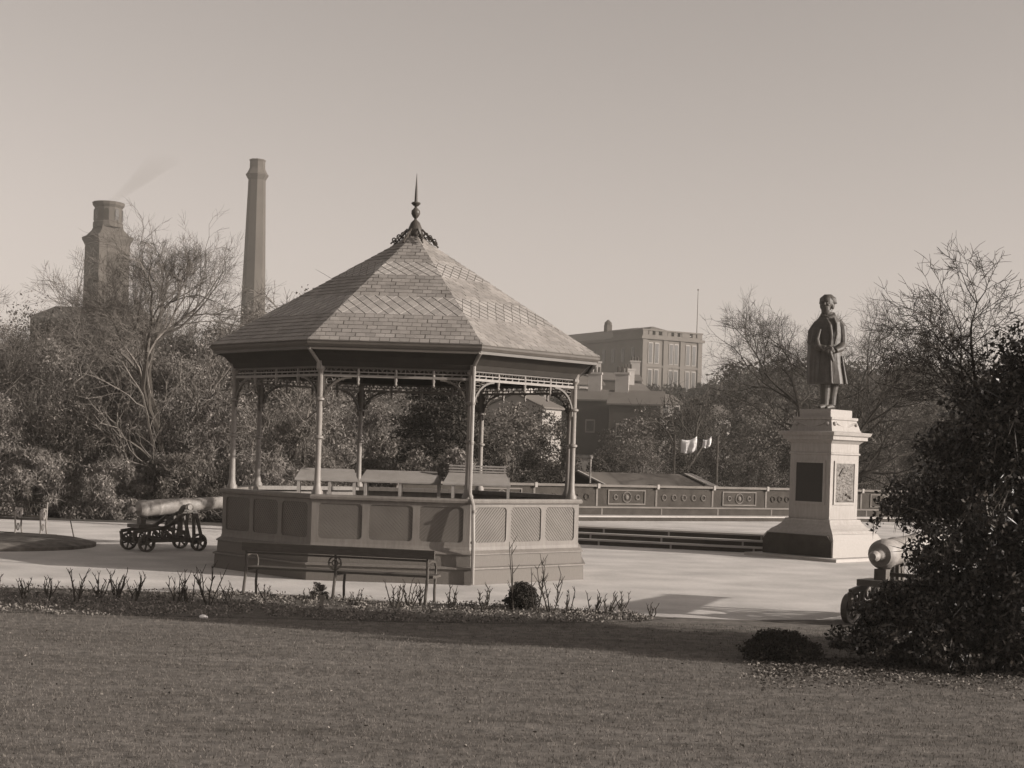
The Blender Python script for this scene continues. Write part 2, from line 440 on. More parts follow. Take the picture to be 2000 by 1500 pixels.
mb = MB(); mb.lathe([(0.36, 6.45), (0.30, 6.50), (0.12, 6.62), (0.05, 6.68)], 8, ph=ANG[0]); mb.build('roof_cap', 'lead', bs)
fin = MB(); fin.lathe([(0.17, 6.58), (0.165, 6.66), (0.14, 6.76), (0.09, 6.88), (0.03, 6.94), (0.025, 6.96), (0.06, 7.0), (0.09, 7.06), (0.085, 7.12), (0.03, 7.18), (0.025, 7.20), (0.06, 7.225), (0.095, 7.26), (0.085, 7.285), (0.035, 7.30), (0.028, 7.5), (0.004, 7.86)], 14)
fin = fin.build('finial', 'finial', bs, smooth=True)
for k in range(8):
    cr_ = MB()
    for (rr, zz, q) in ((0.24, 6.62, 0.05), (0.33, 6.57, 0.045), (0.43, 6.50, 0.04)):
        p = cor(k, rr, zz)
        pts = [cor(k, rr+q*math.cos(t*math.pi/4), zz+q*math.sin(t*math.pi/4)) for t in range(9)]
        cr_.tube(pts, 0.013, 4, cap=False)
    cr_.tube([cor(k, 0.16, 6.74), cor(k, 0.30, 6.60), cor(k, 0.5, 6.42)], 0.018, 5)
    cr_.build('crest_scroll', 'finial', fin)
# rain pipe down the front right corner
dp = MB(); pts = [cor(1, 3.93, 4.08), cor(1, 3.80, 4.0), cor(1, 3.62, 3.86), cor(1, 3.62, 1.60), cor(1, 3.80, 1.40), cor(1, 3.86, 0.7), cor(1, 3.88, 0.02)]
dp.tube(pts, 0.035, 8)
for z in (3.2, 2.5, 1.3, 0.75): dp.lathe([(0.045, z-0.02), (0.045, z+0.02)], 8, Matrix.Translation(cor(1, 3.62 if z > 1.6 else 3.84)))
dp.build('rain_pipe', 'iron', bs, smooth=True)
dp = MB(); dp.tube([cor(0, 3.93, 4.08), cor(0, 3.80, 4.0), cor(0, 3.60, 3.86), cor(0, 3.60, 3.74)], 0.03, 8); dp.build('gutter_outlet', 'iron', bs, smooth=True)

# music desks standing inside, grey sloping tops on plain legs
def desk(px0, px1, Y, label, legs, rack=False, skew=0.0):
    A, B = at(px0, 930, Y), at(px1, 930, Y+skew)
    c = (A+B)/2; L = (B-A).xy.length; rz = math.atan2(B.y-A.y, B.x-A.x)
    t = thing('music_desk', label, 'desk', (c.x, c.y, 0.90), rz, 'music desks inside the bandstand')
    top = MB(); h0, h1 = 0.80, 1.02
    top.add([(-L/2, -0.22, h0), (L/2, -0.22, h0), (L/2-0.10, 0.22, h1), (-L/2+0.10, 0.22, h1), (-L/2, -0.22, h0-0.03), (L/2, -0.22, h0-0.03), (L/2-0.10, 0.22, h1-0.03), (-L/2+0.10, 0.22, h1-0.03)], [(0, 1, 2, 3), (7, 6, 5, 4), (0, 4, 5, 1), (1, 5, 6, 2), (2, 6, 7, 3), (3, 7, 4, 0)])
    top.build('desk_top', 'desk', t)
    for lx in legs:
        for ly, hh in ((-0.17, h0-0.02), (0.17, h1-0.07)):
            m_ = MB(); m_.box(lx*L/2-0.028, lx*L/2+0.028, ly-0.028, ly+0.028, 0, hh); m_.build('leg', 'desk', t)
    if rack:
        m_ = MB()
        for q in range(3): m_.box(-L/2+0.1, L/2-0.1, 0.20, 0.23, h1+0.015+q*0.055, h1+0.045+q*0.055)
        for lx in (-1, -0.3, 0.3, 1): m_.box(lx*(L/2-0.13)-0.015, lx*(L/2-0.13)+0.015, 0.232, 0.26, h1-0.1, h1+0.17)
        m_.build('rack', 'desk', t)
desk(577, 700, 30.3, 'leftmost grey sloping music desk behind the left front column of the bandstand', (-0.88, 0.1, 0.88), skew=0.1)
desk(704, 862, 30.5, 'longest grey sloping music desk in the middle of the bandstand', (-0.85, 0.0, 0.95))
desk(866, 998, 30.3, 'right hand grey music desk with a slatted rack, behind the rain pipe', (-0.7, 0.93), True)

# ------------------------------------------------------------------ park bench in front, seen from behind
b0, b1 = gr(478, 1163), gr(832, 1183)
d = (b1-b0); L = d.xy.length; c = (b0+b1)/2; rz = math.atan2(d.y, d.x)
bn = thing('park_bench', 'long slatted wooden park bench with iron legs, seen from behind before the bandstand', 'bench', (c.x, c.y, 0), rz)
# local x along, +y is the front of the bench (away from camera)
m_ = MB(); m_.box(-L/2-0.06, L/2+0.12, -0.035, 0.0, 0.70, 0.835); m_.build('backrest', 'bench', bn, bevel=0.006)
m_ = MB(); m_.box(-L/2, L/2, -0.005, 0.025, 0.655, 0.685)
m_.build('back_rail', 'bench', bn)
m_ = MB()
for q in range(4): m_.box(-L/2-0.05, L/2+0.08, 0.06+q*0.105, 0.155+q*0.105, 0.405+0.008*(q == 0), 0.44+0.008*(q == 0))
m_.build('seat', 'bench', bn)
for xx in (-L/2, 0.0, L/2):
    g_ = MB()
    g_.tube([(xx, -0.07, 0.0), (xx, -0.03, 0.2), (xx, 0.03, 0.42), (xx, 0.015, 0.62), (xx, 0.012, 0.80)], [0.028, 0.024, 0.024, 0.022, 0.018], 8)
    g_.build('leg', 'benchi', bn, smooth=True)
    g_ = MB(); g_.tube([(xx, 0.44, 0.0), (xx, 0.42, 0.2), (xx, 0.46, 0.40)], 0.022, 8); g_.tube([(xx, 0.03, 0.39), (xx, 0.48, 0.39)], 0.018, 6)
    g_.build('leg', 'benchi', bn, smooth=True)
    if xx:
        g_ = MB(); g_.tube([(xx, 0.02, 0.62), (xx, 0.2, 0.65), (xx, 0.4, 0.63), (xx, 0.47, 0.55), (xx, 0.46, 0.42)], 0.018, 6); g_.build('armrest', 'benchi', bn, smooth=True)
g_ = MB(); g_.ring((0, -0.01, 0.575), 0.10, 0.014, 'y', 20, 6); g_.ring((0, -0.01, 0.575), 0.045, 0.010, 'y', 12, 6)
for a in range(4): g_.tube([(0.045*math.cos(a*math.pi/2), -0.01, 0.575+0.045*math.sin(a*math.pi/2)), (0.10*math.cos(a*math.pi/2), -0.01, 0.575+0.10*math.sin(a*math.pi/2))], 0.01, 5)
g_.build('ornament', 'benchi', bn, smooth=True)

# ornate garden seat at the far left
s1 = gr(84, 1048); s0 = gr(-45, 1044)
d = s1-s0; L = d.xy.length; c = (s0+s1)/2; rz = math.atan2(d.y, d.x)
gs = thing('ornate_bench', 'ornate cast iron garden seat standing by the round grass bed', 'bench', (c.x, c.y, 0), rz)
m_ = MB()
for q in range(3): m_.box(-L/2, L/2, -0.22+q*0.15, -0.09+q*0.15, 0.40, 0.43)
m_.build('seat', 'bench', gs)
m_ = MB()
m_.tube([(-L/2, 0.25, 0.80), (L/2, 0.25, 0.80)], 0.018, 6); m_.tube([(-L/2, 0.23, 0.47), (L/2, 0.23, 0.47)], 0.018, 6)
n = 12
for i in range(n):
    x = -L/2+L*(i+0.5)/n
    m_.ring((x, 0.24, 0.63), 0.072, 0.013, 'y', 12, 5); m_.ring((x, 0.24, 0.74), 0.035, 0.010, 'y', 8, 4); m_.ring((x, 0.24, 0.52), 0.035, 0.010, 'y', 8, 4)
m_.build('backrest', 'benchi', gs)
for sx in (-L/2, L/2-0.60, L/2):
    m_ = MB()
    m_.tube([(sx, -0.25, 0), (sx, -0.20, 0.2), (sx, -0.25, 0.42), (sx, -0.27, 0.60)], 0.022, 6)
    m_.tube([(sx, 0.30, 0), (sx, 0.20, 0.25), (sx, 0.22, 0.45), (sx, 0.27, 0.82)], 0.022, 6)
    m_.ring((sx, 0.0, 0.52), 0.10, 0.03, 'x', 14, 6); m_.ring((sx, -0.02, 0.22), 0.08, 0.014, 'x', 14, 6); m_.ring((sx+0.0, -0.15, 0.53), 0.06, 0.03, 'x', 12, 6)
    m_.tube([(sx, -0.27, 0.62), (sx, 0.0, 0.66), (sx, 0.24, 0.64)], 0.024, 6)
    m_.tube([(sx, -0.32, 0.02), (sx, 0.33, 0.02)], 0.02, 6)
    m_.build('seat_end', 'iron', gs, smooth=True)
m_ = MB(); m_.tube([(-L/2, 0, 0.10), (L/2+0.35, -0.05, 0.05)], 0.014, 6); m_.build('stretcher', 'benchi', gs)
p = gr(146, 1057); q = at(139, 1012, p.y+0.4)
m_ = MB(); m_.tube([(0, 0, 0), (q.x-p.x, 0.3, q.z)], [0.018, 0.012], 6); o = m_.build('garden_stick', 'bench'); o.location = (p.x, p.y, 0)
tag(o, 'thin wooden stick leaning upright on the gravel right of the garden seat', 'stick')

# ------------------------------------------------------------------ cannons
def make_cannon(label, loc, rz):
    t = thing('cannon', label, 'cannon', loc, rz, 'old guns on iron carriages')
    # local +x towards the muzzle, origin under the breech-end axle
    inc = R(4.0)
    TB = Matrix.Translation((0, 0, 0.90)) @ Matrix.Rotation(-inc, 4, 'Y') @ Matrix.Rotation(R(90), 4, 'Y')
    b = MB()
    b.lathe([(0.05, -0.02), (0.15, 0.0), (0.185, 0.05), (0.192, 0.12), (0.192, 0.17), (0.178, 0.18), (0.178, 0.42), (0.186, 0.43), (0.186, 0.47), (0.176, 0.48), (0.165, 1.1), (0.173, 1.11), (0.173, 1.15), (0.155, 1.16), (0.138, 2.0), (0.144, 2.01), (0.144, 2.04), (0.134, 2.05), (0.122, 2.85), (0.13, 2.92), (0.15, 3.02), (0.148, 3.10), (0.125, 3.12), (0.075, 3.12), (0.07, 2.9), (0.01, 2.85)], 28, TB)
    barrel = b.build('barrel', 'gun', t, smooth=True)
    k = MB(); k.lathe([(0.10, 0.0), (0.075, -0.04), (0.045, -0.075), (0.045, -0.10), (0.07, -0.13), (0.072, -0.17), (0.045, -0.215), (0.01, -0.225)], 16, TB)
    k.build('breech_knob', 'gun', barrel, smooth=True)
    k = MB(); k.tube([(1.08, -0.31, 0.955), (1.08, 0.31, 0.955)], 0.06, 14); k.build('trunnion', 'gun', barrel, smooth=True)
    for sy in (-1, 1):
        y = sy*0.27
        ch = MB()
        def B(x0, z0, x1, z1, w=0.06): ch.bar((x0, y, z0), (x1, y, z1), 0.05, w)
        B(-0.22, 0.24, 1.45, 0.24, 0.09)
        B(-0.25, 0.42, 0.55, 0.52, 0.07); B(0.55, 0.52, 1.02, 0.86, 0.08); B(0.35, 0.47, 0.95, 0.70, 0.05)
        B(-0.22, 0.24, -0.25, 0.42); B(0.10, 0.24, 0.12, 0.45, 0.05); B(0.42, 0.24, 0.45, 0.49, 0.05); B(0.42, 0.50, 0.78, 0.24, 0.05)
        B(0.80, 0.24, 0.86, 0.75, 0.05); B(1.02, 0.24, 1.04, 0.86, 0.05); B(1.22, 0.24, 1.19, 0.88, 0.06); B(1.42, 0.24, 1.24, 0.86, 0.06)
        B(0.95, 0.87, 1.25, 0.87, 0.06); B(0.55, 0.52, 1.0, 0.42, 0.04)
        for (cx, cz, rr) in ((-0.05, 0.34, 0.06), (0.27, 0.37, 0.06), (0.62, 0.38, 0.07)):
            ch.ring((cx, y, cz), rr, 0.02, 'y', 12, 5)
        ch.ring((1.08, y, 0.93), 0.085, 0.024, 'y', 14, 6)
        ch.build('carriage_cheek', 'gunc', t)
    m_ = MB(); m_.box(-0.12, 0.30, -0.25, 0.25, 0.50, 0.58); m_.box(0.02, 0.14, -0.08, 0.08, 0.58, 0.72); m_.build('elevating_bed', 'gunc', t)
    m_ = MB(); m_.bar((0.3, -0.24, 0.3), (0.3, 0.24, 0.3), 0.06, 0.06); m_.bar((0.95, -0.24, 0.3), (0.95, 0.24, 0.3), 0.06, 0.06); m_.bar((0.86, -0.24, 0.6), (0.86, 0.24, 0.6), 0.05, 0.05); m_.build('cross_bar', 'gunc', t)
    for ax in (0.0, 1.27):
        m_ = MB(); m_.tube([(ax, -0.43, 0.19), (ax, 0.43, 0.19)], 0.035, 8); m_.build('axle', 'gunc', t)
        for sy in (-1, 1):
            w = MB(); y = sy*0.39
            n = 24
            for a, bb, yy in ((0.19, 0.15, 0.04),):
                vs = []; fs = []
                for i in range(n):
                    an = 2*math.pi*i/n; cs, sn = math.cos(an), math.sin(an)
                    for rr, oy in ((a, -yy), (a, yy), (bb, yy), (bb, -yy)): vs.append((ax+rr*cs, y+oy, 0.19+rr*sn))
                for i in range(n):
                    j = (i+1) % n
                    for q in range(4): fs.append((i*4+q, i*4+(q+1) % 4, j*4+(q+1) % 4, j*4+q))
                w.add(vs, fs)
            wheel = w.build('wheel', 'gunc', t)
            w = MB(); w.tube([(ax, y-0.055, 0.19), (ax, y+0.055, 0.19)], 0.045, 10)
            for i in range(6):
                an = 2*math.pi*i/6+0.3; w.bar((ax+0.03*math.cos(an), y, 0.19+0.03*math.sin(an)), (ax+0.155*math.cos(an), y, 0.19+0.155*math.sin(an)), 0.035, 0.028, up=(0, 1, 0))
            w.build('spokes', 'gunc', wheel)
    return t
cp = gr(268, 1076)
can = make_cannon('old iron cannon on a four wheeled carriage, left of the bandstand pointing away', (cp.x, cp.y, 0), R(43))
can2 = copy_tree(can, tree_of(can))
bp = at(1704, 1081, 21.6)
can2.location = (bp.x+0.12, bp.y+0.05, 0); can2.rotation_euler = (0, 0, R(52)); can2.scale = (1.14, 1.14, 1.14)
can2['label'] = 'old iron cannon half hidden by the holly bushes, its round breech showing'

# ------------------------------------------------------------------ pedestal
PC = Vector((7.82, 37.35, 0))
PR = R(45-1.5)
ped = thing('pedestal', 'tall pale stone pedestal with dark plaque and relief panel, carrying the bronze man', 'pedestal', PC, PR)
def sq(mb, prof):
    base = len(mb.v)
    for w, z in prof:
        for sx, sy in ((-1, -1), (1, -1), (1, 1), (-1, 1)): mb.v.append((sx*w, sy*w, z))
    for i in range(len(prof)-1):
        for k in range(4): mb.f.append((base+i*4+k, base+i*4+(k+1) % 4, base+(i+1)*4+(k+1) % 4, base+(i+1)*4+k))
    mb.f.append(tuple(base+(len(prof)-1)*4+k for k in range(4)))
m_ = MB(); sq(m_, [(1.36, 0.0), (1.36, 0.075), (1.0, 0.078)]); m_.build('platform', 'step', ped)
m_ = MB(); sq(m_, [(1.04, 0.078), (1.04, 0.50), (0.97, 0.63), (0.9, 0.635)]); m_.build('base_block', 'granite', ped)
m_ = MB(); m_.prism([(-1.02, 0.09), (1.02, 0.09), (1.02, 0.44), (0.88, 0.60), (-0.88, 0.60), (-1.02, 0.44)], 1.0, 1.075, Matrix(((0, 0, -1, 0), (1, 0, 0, 0), (0, 1, 0, 0), (0, 0, 0, 1)))); m_.build('dark_slab', 'riser', ped)
m_ = MB(); sq(m_, [(0.95, 0.635), (0.90, 0.70), (0.80, 0.77), (0.72, 0.85), (0.67, 0.93), (0.665, 0.97), (0.60, 0.98)]); m_.build('flared_foot', 'stone', ped)
m_ = MB(); sq(m_, [(0.60, 0.97), (0.60, 2.56), (0.63, 2.58), (0.63, 2.61), (0.60, 2.63), (0.60, 2.84)]); m_.build('shaft', 'stone', ped)
m_ = MB(); sq(m_, [(0.60, 2.84), (0.66, 2.90), (0.70, 2.93), (0.75, 2.94), (0.75, 3.02), (0.80, 3.05), (0.82, 3.10), (0.83, 3.13), (0.6, 3.15)]); m_.build('cornice', 'stone', ped)
m_ = MB(); sq(m_, [(0.64, 3.14), (0.61, 3.20), (0.545, 3.42), (0.57, 3.44), (0.57, 3.50), (0.46, 3.505)]); fz = m_.build('frieze_block', 'stone', ped)
for k in range(4):
    rm = Matrix.Rotation(k*math.pi/2, 4, 'Z'); sw = MB()
    pts = [(-0.42+0.84*i/12, -0.595+0.035*math.sin(math.pi*i/12), 3.37-0.11*math.sin(math.pi*i/12)) for i in range(13)]
    sw.tube(pts, [0.016+0.018*math.sin(math.pi*i/12) for i in range(13)], 6, rm)
    for sx in (-0.46, 0.46): sw.ball((sx, -0.58, 3.33), 0.055, 8, rm)
    sw.build('festoon', 'stone', fz, smooth=True)
m_ = MB(); sq(m_, [(0.46, 3.505), (0.46, 3.68), (0.45, 3.69)]); m_.build('statue_plinth', 'riser' if False else 'granite', ped)
# plaques sit on the shaft faces, two of them face the photograph: -y side and -x side
rp = random.Random(8)
for k in range(4):
    rm = Matrix.Rotation(k*math.pi/2, 4, 'Z')
    f_ = MB()
    for a in ((-0.46, 0.46, -0.63, -0.60, 2.36, 2.42), (-0.46, 0.46, -0.63, -0.60, 1.34, 1.40), (-0.46, -0.40, -0.63, -0.60, 1.40, 2.36), (0.40, 0.46, -0.63, -0.60, 1.40, 2.36)): f_.box(*a, rm)
    f_.build('panel_frame', 'stone', ped)
    pl = MB(); pl.box(-0.40, 0.40, -0.612, -0.598, 1.40, 2.36, rm)
    relief = (k == 0 or k == 2)
    po = pl.build('relief_panel' if relief else 'inscription_plaque', 'relief' if relief else 'plaque', ped)
    if relief:
        po['label'] = 'lighter panel carved in relief'
        rl = MB()
        for i in range(150):
            x = rp.uniform(-0.33, 0.33); z = 1.45+0.85*rp.random()**1.4
            rl.ball((x, -0.612, z), (rp.uniform(0.01, 0.055), rp.uniform(0.005, 0.018), rp.uniform(0.01, 0.045)), 7, rm)
        rl.build('relief_figures', 'relief', po, smooth=True)
        rl = MB()
        rl.tube([(-0.24, -0.625, 2.06), (-0.16, -0.63, 2.14), (-0.10, -0.63, 2.22), (-0.02, -0.625, 2.27)], [0.03, 0.035, 0.03, 0.02], 6, rm)
        rl.tube([(-0.16, -0.63, 2.14), (0.0, -0.63, 2.12)], 0.018, 6, rm); rl.tube([(0.05, -0.63, 1.60), (0.2, -0.63, 1.57), (0.26, -0.63, 1.50)], 0.03, 6, rm)
        rl.tube([(-0.3, -0.62, 1.43), (0.0, -0.625, 1.46), (0.3, -0.62, 1.43)], 0.018, 6, rm)
        rl.build('relief_beasts', 'relief', po, smooth=True)

# ------------------------------------------------------------------ statue
def make_statue():
    b = MB()
    def loft(rings, n=28, folds=None):
        vs = []; fs = []
        for j, (z, cx, cy, rx, ry) in enumerate(rings):
            for k in range(n):
                a = 2*math.pi*k/n
                w = 1.0
                if folds: w = 1+folds(a, z)
                vs.append((cx+rx*w*math.cos(a), cy+ry*w*math.sin(a), z))
        for i in range(len(rings)-1):
            for k in range(n): fs.append((i*n+k, i*n+(k+1) % n, (i+1)*n+(k+1) % n, (i+1)*n+k))
        fs.append(tuple(range(n-1, -1, -1))); fs.append(tuple((len(rings)-1)*n+k for k in range(n)))
        b.add(vs, fs)
    fold = lambda a, z: 0.055*math.sin(a*7+1.0)*max(0, min(1, (1.45-z)/0.6))
    # frock coat
    loft([(0.64, 0.045, 0.0, 0.35, 0.30), (0.8, 0.04, 0, 0.335, 0.285), (1.1, 0.02, 0, 0.305, 0.26), (1.4, 0.01, 0, 0.29, 0.25), (1.55, 0.0, 0, 0.285, 0.245), (1.8, 0.0, 0.0, 0.295, 0.25), (2.05, 0.0, 0.0, 0.295, 0.235), (2.2, 0.005, 0.0, 0.26, 0.20), (2.33, 0.0, 0.0, 0.19, 0.16), (2.43, -0.01, -0.01, 0.13, 0.13)], folds=fold)
    # cloak hanging from the shoulder on the left of the picture
    fold2 = lambda a, z: 0.09*math.sin(a*5)*max(0, min(1, (2.1-z)/0.8))
    loft([(0.63, -0.27, 0.02, 0.12, 0.24), (0.9, -0.27, 0.02, 0.13, 0.25), (1.3, -0.265, 0.01, 0.14, 0.26), (1.7, -0.25, 0.0, 0.15, 0.25), (2.0, -0.22, 0.0, 0.14, 0.2), (2.2, -0.15, 0.0, 0.13, 0.15), (2.32, -0.1, 0.0, 0.08, 0.1)], 20, fold2)
    # lapels and drapery roll
    b.tube([(-0.05, -0.17, 2.28), (0.03, -0.24, 2.1), (0.06, -0.27, 1.85), (0.05, -0.26, 1.6), (0.0, -0.27, 1.45)], [0.03, 0.04, 0.045, 0.04, 0.03], 8)
    b.tube([(-0.17, -0.24, 2.0), (-0.23, -0.28, 1.75), (-0.20, -0.31, 1.58), (-0.10, -0.33, 1.48), (0.02, -0.33, 1.47)], [0.03, 0.045, 0.05, 0.05, 0.04], 8)
    b.tube([(0.10, -0.20, 2.30), (0.16, -0.23, 2.12), (0.17, -0.26, 1.9), (0.13, -0.27, 1.62)], [0.03, 0.035, 0.035, 0.02], 8)
    b.tube([(0.05, -0.26, 1.4), (0.07, -0.29, 1.0), (0.09, -0.31, 0.65)], [0.02, 0.028, 0.03], 8)
    for (x0, x1) in ((0.2, 0.27), (-0.1, -0.12), (0.3, 0.40), (-0.2, -0.22)): b.tube([(x0, -0.17+abs(x0)*0.2, 1.35), (x1, -0.22+abs(x1)*0.35, 0.65)], [0.015, 0.045], 8)
    b.tube([(-0.14, -0.12, 2.36), (0.0, -0.16, 2.30), (0.12, -0.12, 2.37), (0.13, 0.05, 2.42), (-0.13, 0.05, 2.42), (-0.14, -0.12, 2.36)], 0.035, 8)
    # trousers and boots
    for (hx, fx, fy) in ((-0.02, -0.02, -0.03), (0.16, 0.13, 0.07)):
        b.tube([(hx, fy*0.5, 1.15), (hx, fy-0.01, 0.68), (fx, fy, 0.35), (fx, fy, 0.12)], [0.15, 0.115, 0.098, 0.085], 12)
        b.tube([(fx+0.02, fy+0.07, 0.06), (fx, fy, 0.085), (fx-0.08, fy-0.13, 0.065), (fx-0.125, fy-0.21, 0.045)], [0.055, 0.075, 0.066, 0.042], 10)
    # arm on the right of the picture, bent across the waist
    b.tube([(0.20, 0.0, 2.22), (0.27, 0.0, 2.08), (0.30, 0.0, 1.85), (0.305, -0.04, 1.64), (0.25, -0.22, 1.52), (0.14, -0.33, 1.46)], [0.09, 0.12, 0.112, 0.10, 0.088, 0.07], 12)
    b.tube([(-0.20, 0.0, 2.18), (-0.30, -0.02, 1.95), (-0.33, -0.08, 1.68), (-0.2, -0.24, 1.55), (-0.05, -0.33, 1.52)], [0.09, 0.115, 0.10, 0.085, 0.065], 12)
    # hands: palm, four fingers and a thumb each, closed on rolled papers
    for (hx, hz, dx) in ((0.09, 1.44, -1), (-0.02, 1.51, 1)):
        b.ball((hx, -0.345, hz), (0.062, 0.045, 0.055), 10)
        for i in range(4):
            z_ = hz+0.038-i*0.026; l_ = (0.085, 0.1, 0.095, 0.075)[i]
            b.tube([(hx+dx*0.04, -0.37, z_), (hx+dx*(0.04+l_*0.6), -0.395, z_-0.01), (hx+dx*(0.04+l_), -0.37, z_-0.03)], [0.016, 0.015, 0.012], 6)
        b.tube([(hx-dx*0.01, -0.37, hz+0.045), (hx+dx*0.03, -0.395, hz+0.07), (hx+dx*0.07, -0.39, hz+0.065)], [0.018, 0.016, 0.013], 6)
    b.tube([(0.03, -0.37, 1.47), (0.06, -0.38, 1.34), (0.11, -0.36, 1.18)], [0.035, 0.04, 0.028], 8)
    # neck, head turned a little to the left, beard, hair, face
    hd = Matrix.Translation((-0.03, -0.03, 2.655)) @ Matrix.Rotation(R(-22), 4, 'Z') @ Matrix.Rotation(R(4), 4, 'X')
    b.tube([(0, 0, 2.3), (-0.02, -0.01, 2.5)], [0.12, 0.095], 12)
    b.ball((0, 0, 0.03), (0.150, 0.180, 0.195), 16, hd)
    b.ball((0, -0.06, -0.07), (0.105, 0.12, 0.12), 12, hd)
    b.ball((0, -0.125, -0.15), (0.10, 0.085, 0.13), 12, hd)          # beard
    b.ball((0, 0.05, 0.06), (0.185, 0.175, 0.17), 12, hd)            # hair
    for s in (-1, 1):
        b.ball((s*0.125, 0.0, -0.05), (0.042, 0.07, 0.10), 10, hd)  # side whiskers
        b.ball((s*0.15, 0.0, -0.01), (0.022, 0.035, 0.05), 8, hd)    # ears
        b.ball((s*0.058, -0.172, 0.055), (0.046, 0.026, 0.018), 8, hd) # brows
        b.ball((s*0.05, -0.158, 0.012), (0.02, 0.018, 0.014), 8, hd) # eyes
        b.ball((s*0.06, -0.13, -0.04), (0.04, 0.04, 0.035), 8, hd)   # cheeks
    b.tube([(0, -0.165, 0.05), (0, -0.212, -0.02), (0, -0.20, -0.045)], [0.018, 0.03, 0.026], 8, hd)
    for i in range(26):
        a = -0.9+1.8*(i%13)/12; q = i//13
        b.tube([(0.09*math.sin(a), -0.12-0.07*math.cos(a), -0.09-0.05*q), (0.085*math.sin(a), -0.10-0.075*math.cos(a), -0.20-0.05*q)], [0.016, 0.008], 5, hd)
    for i in range(22):
        a = 2*math.pi*i/22
        b.tube([(0.06*math.sin(a), 0.04+0.06*math.cos(a), 0.225), (0.165*math.sin(a), 0.05+0.15*math.cos(a), 0.13), (0.19*math.sin(a), 0.06+0.17*math.cos(a), 0.0 if math.cos(a) > -0.5 else 0.10)], [0.02, 0.024, 0.016], 5, hd)
    b.ball((0, -0.178, -0.075), (0.045, 0.022, 0.012), 8, hd)        # moustache
    b.ball((0, -0.175, -0.10), (0.03, 0.018, 0.01), 8, hd)           # lip
    b.v = [(x*(1.19 if z < 2.42 else 1.12), y*1.08, z) for x, y, z in b.v]
    o = b.build('tmp', 'bronze')
    md = o.modifiers.new('r', 'REMESH'); md.mode = 'VOXEL'; md.voxel_size = 0.0095; md.use_smooth_shade = True
    ms = o.modifiers.new('s', 'SMOOTH'); ms.factor = 0.5; ms.iterations = 1
    dg = bpy.context.evaluated_depsgraph_get(); dg.update()
    me = bpy.data.meshes.new_from_object(o.evaluated_get(dg))
    bpy.data.objects.remove(o)
    me.name = 'statue_figure'
    for p in me.polygons: p.use_smooth = True
    if not me.materials: me.materials.append(M['bronze'])
    return me
st = thing('bronze_statue', 'dark bronze statue of a bearded man in a long coat on the pale pedestal', 'statue', (PC.x-0.02, PC.y, 3.69), R(-8))
so = bpy.data.objects.new('figure', make_statue()); COL.objects.link(so); so.parent = st
m_ = MB(); m_.box(-0.32, 0.32, -0.32, 0.30, 0.0, 0.03); m_.build('bronze_base', 'bronze', st, bevel=0.005)

# ------------------------------------------------------------------ terrace: steps, landing, parapet wall
du_ = (FB-FA).normalized(); nf = Vector((du_.y, -du_.x)); nf = nf if nf.y < 0 else -nf      # towards camera
W0, W1, W2 = Vector((-3.2, 41.6)), Vector((10.0, 50.2)), Vector((24.0, 58.0))
def L2(p, q, off): return p+q*off
stp = thing('terrace_steps', 'three long straight stone steps rising to the terrace beyond the gravel', 'steps', (FA.x, FA.y, 0))
for i in range(3):
    o0 = -0.36*i; o1 = -0.36*(i+1)-(0 if i < 2 else 0.5)
    z0, z1 = 0.15*i, 0.15*(i+1)
    a0, b0_ = FA+nf*o0-Vector((FA.x, FA.y)), FB+nf*o0-Vector((FA.x, FA.y))
    a1, b1_ = FA+nf*o1-Vector((FA.x, FA.y)), FB+nf*o1-Vector((FA.x, FA.y))
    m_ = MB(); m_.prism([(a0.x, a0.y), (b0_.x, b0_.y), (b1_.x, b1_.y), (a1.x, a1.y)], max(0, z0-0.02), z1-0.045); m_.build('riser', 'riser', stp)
    f0 = nf*0.03
    m_ = MB(); m_.prism([(a0.x+f0.x, a0.y+f0.y), (b0_.x+f0.x, b0_.y+f0.y), (b1_.x, b1_.y), (a1.x, a1.y)], z1-0.042, z1); m_.build('tread', 'step', stp)
    m_ = MB()
    rj = random.Random(i)
    x = rj.uniform(0.5, 1.5)
    while x < 19:
        c = a0+du_*x+f0*0.3
        e = c+du_*0.05
        m_.prism([(c.x, c.y), (e.x, e.y), (e.x-nf.x*0.05, e.y-nf.y*0.05), (c.x-nf.x*0.05, c.y-nf.y*0.05)], max(0.0, z0), z1-0.044)
        x += rj.uniform(1.7, 2.6)
    m_.build('joints', 'mortar', stp)
A_, B_ = FA+nf*(-1.5), FB+nf*(-1.5)
me = sheet('terrace_landing', [(A_.x-0.4, A_.y), (B_.x, B_.y), (24, 57.5), (10, 49.8), (-3.2, 41.7)], 0.446, 'gravel')
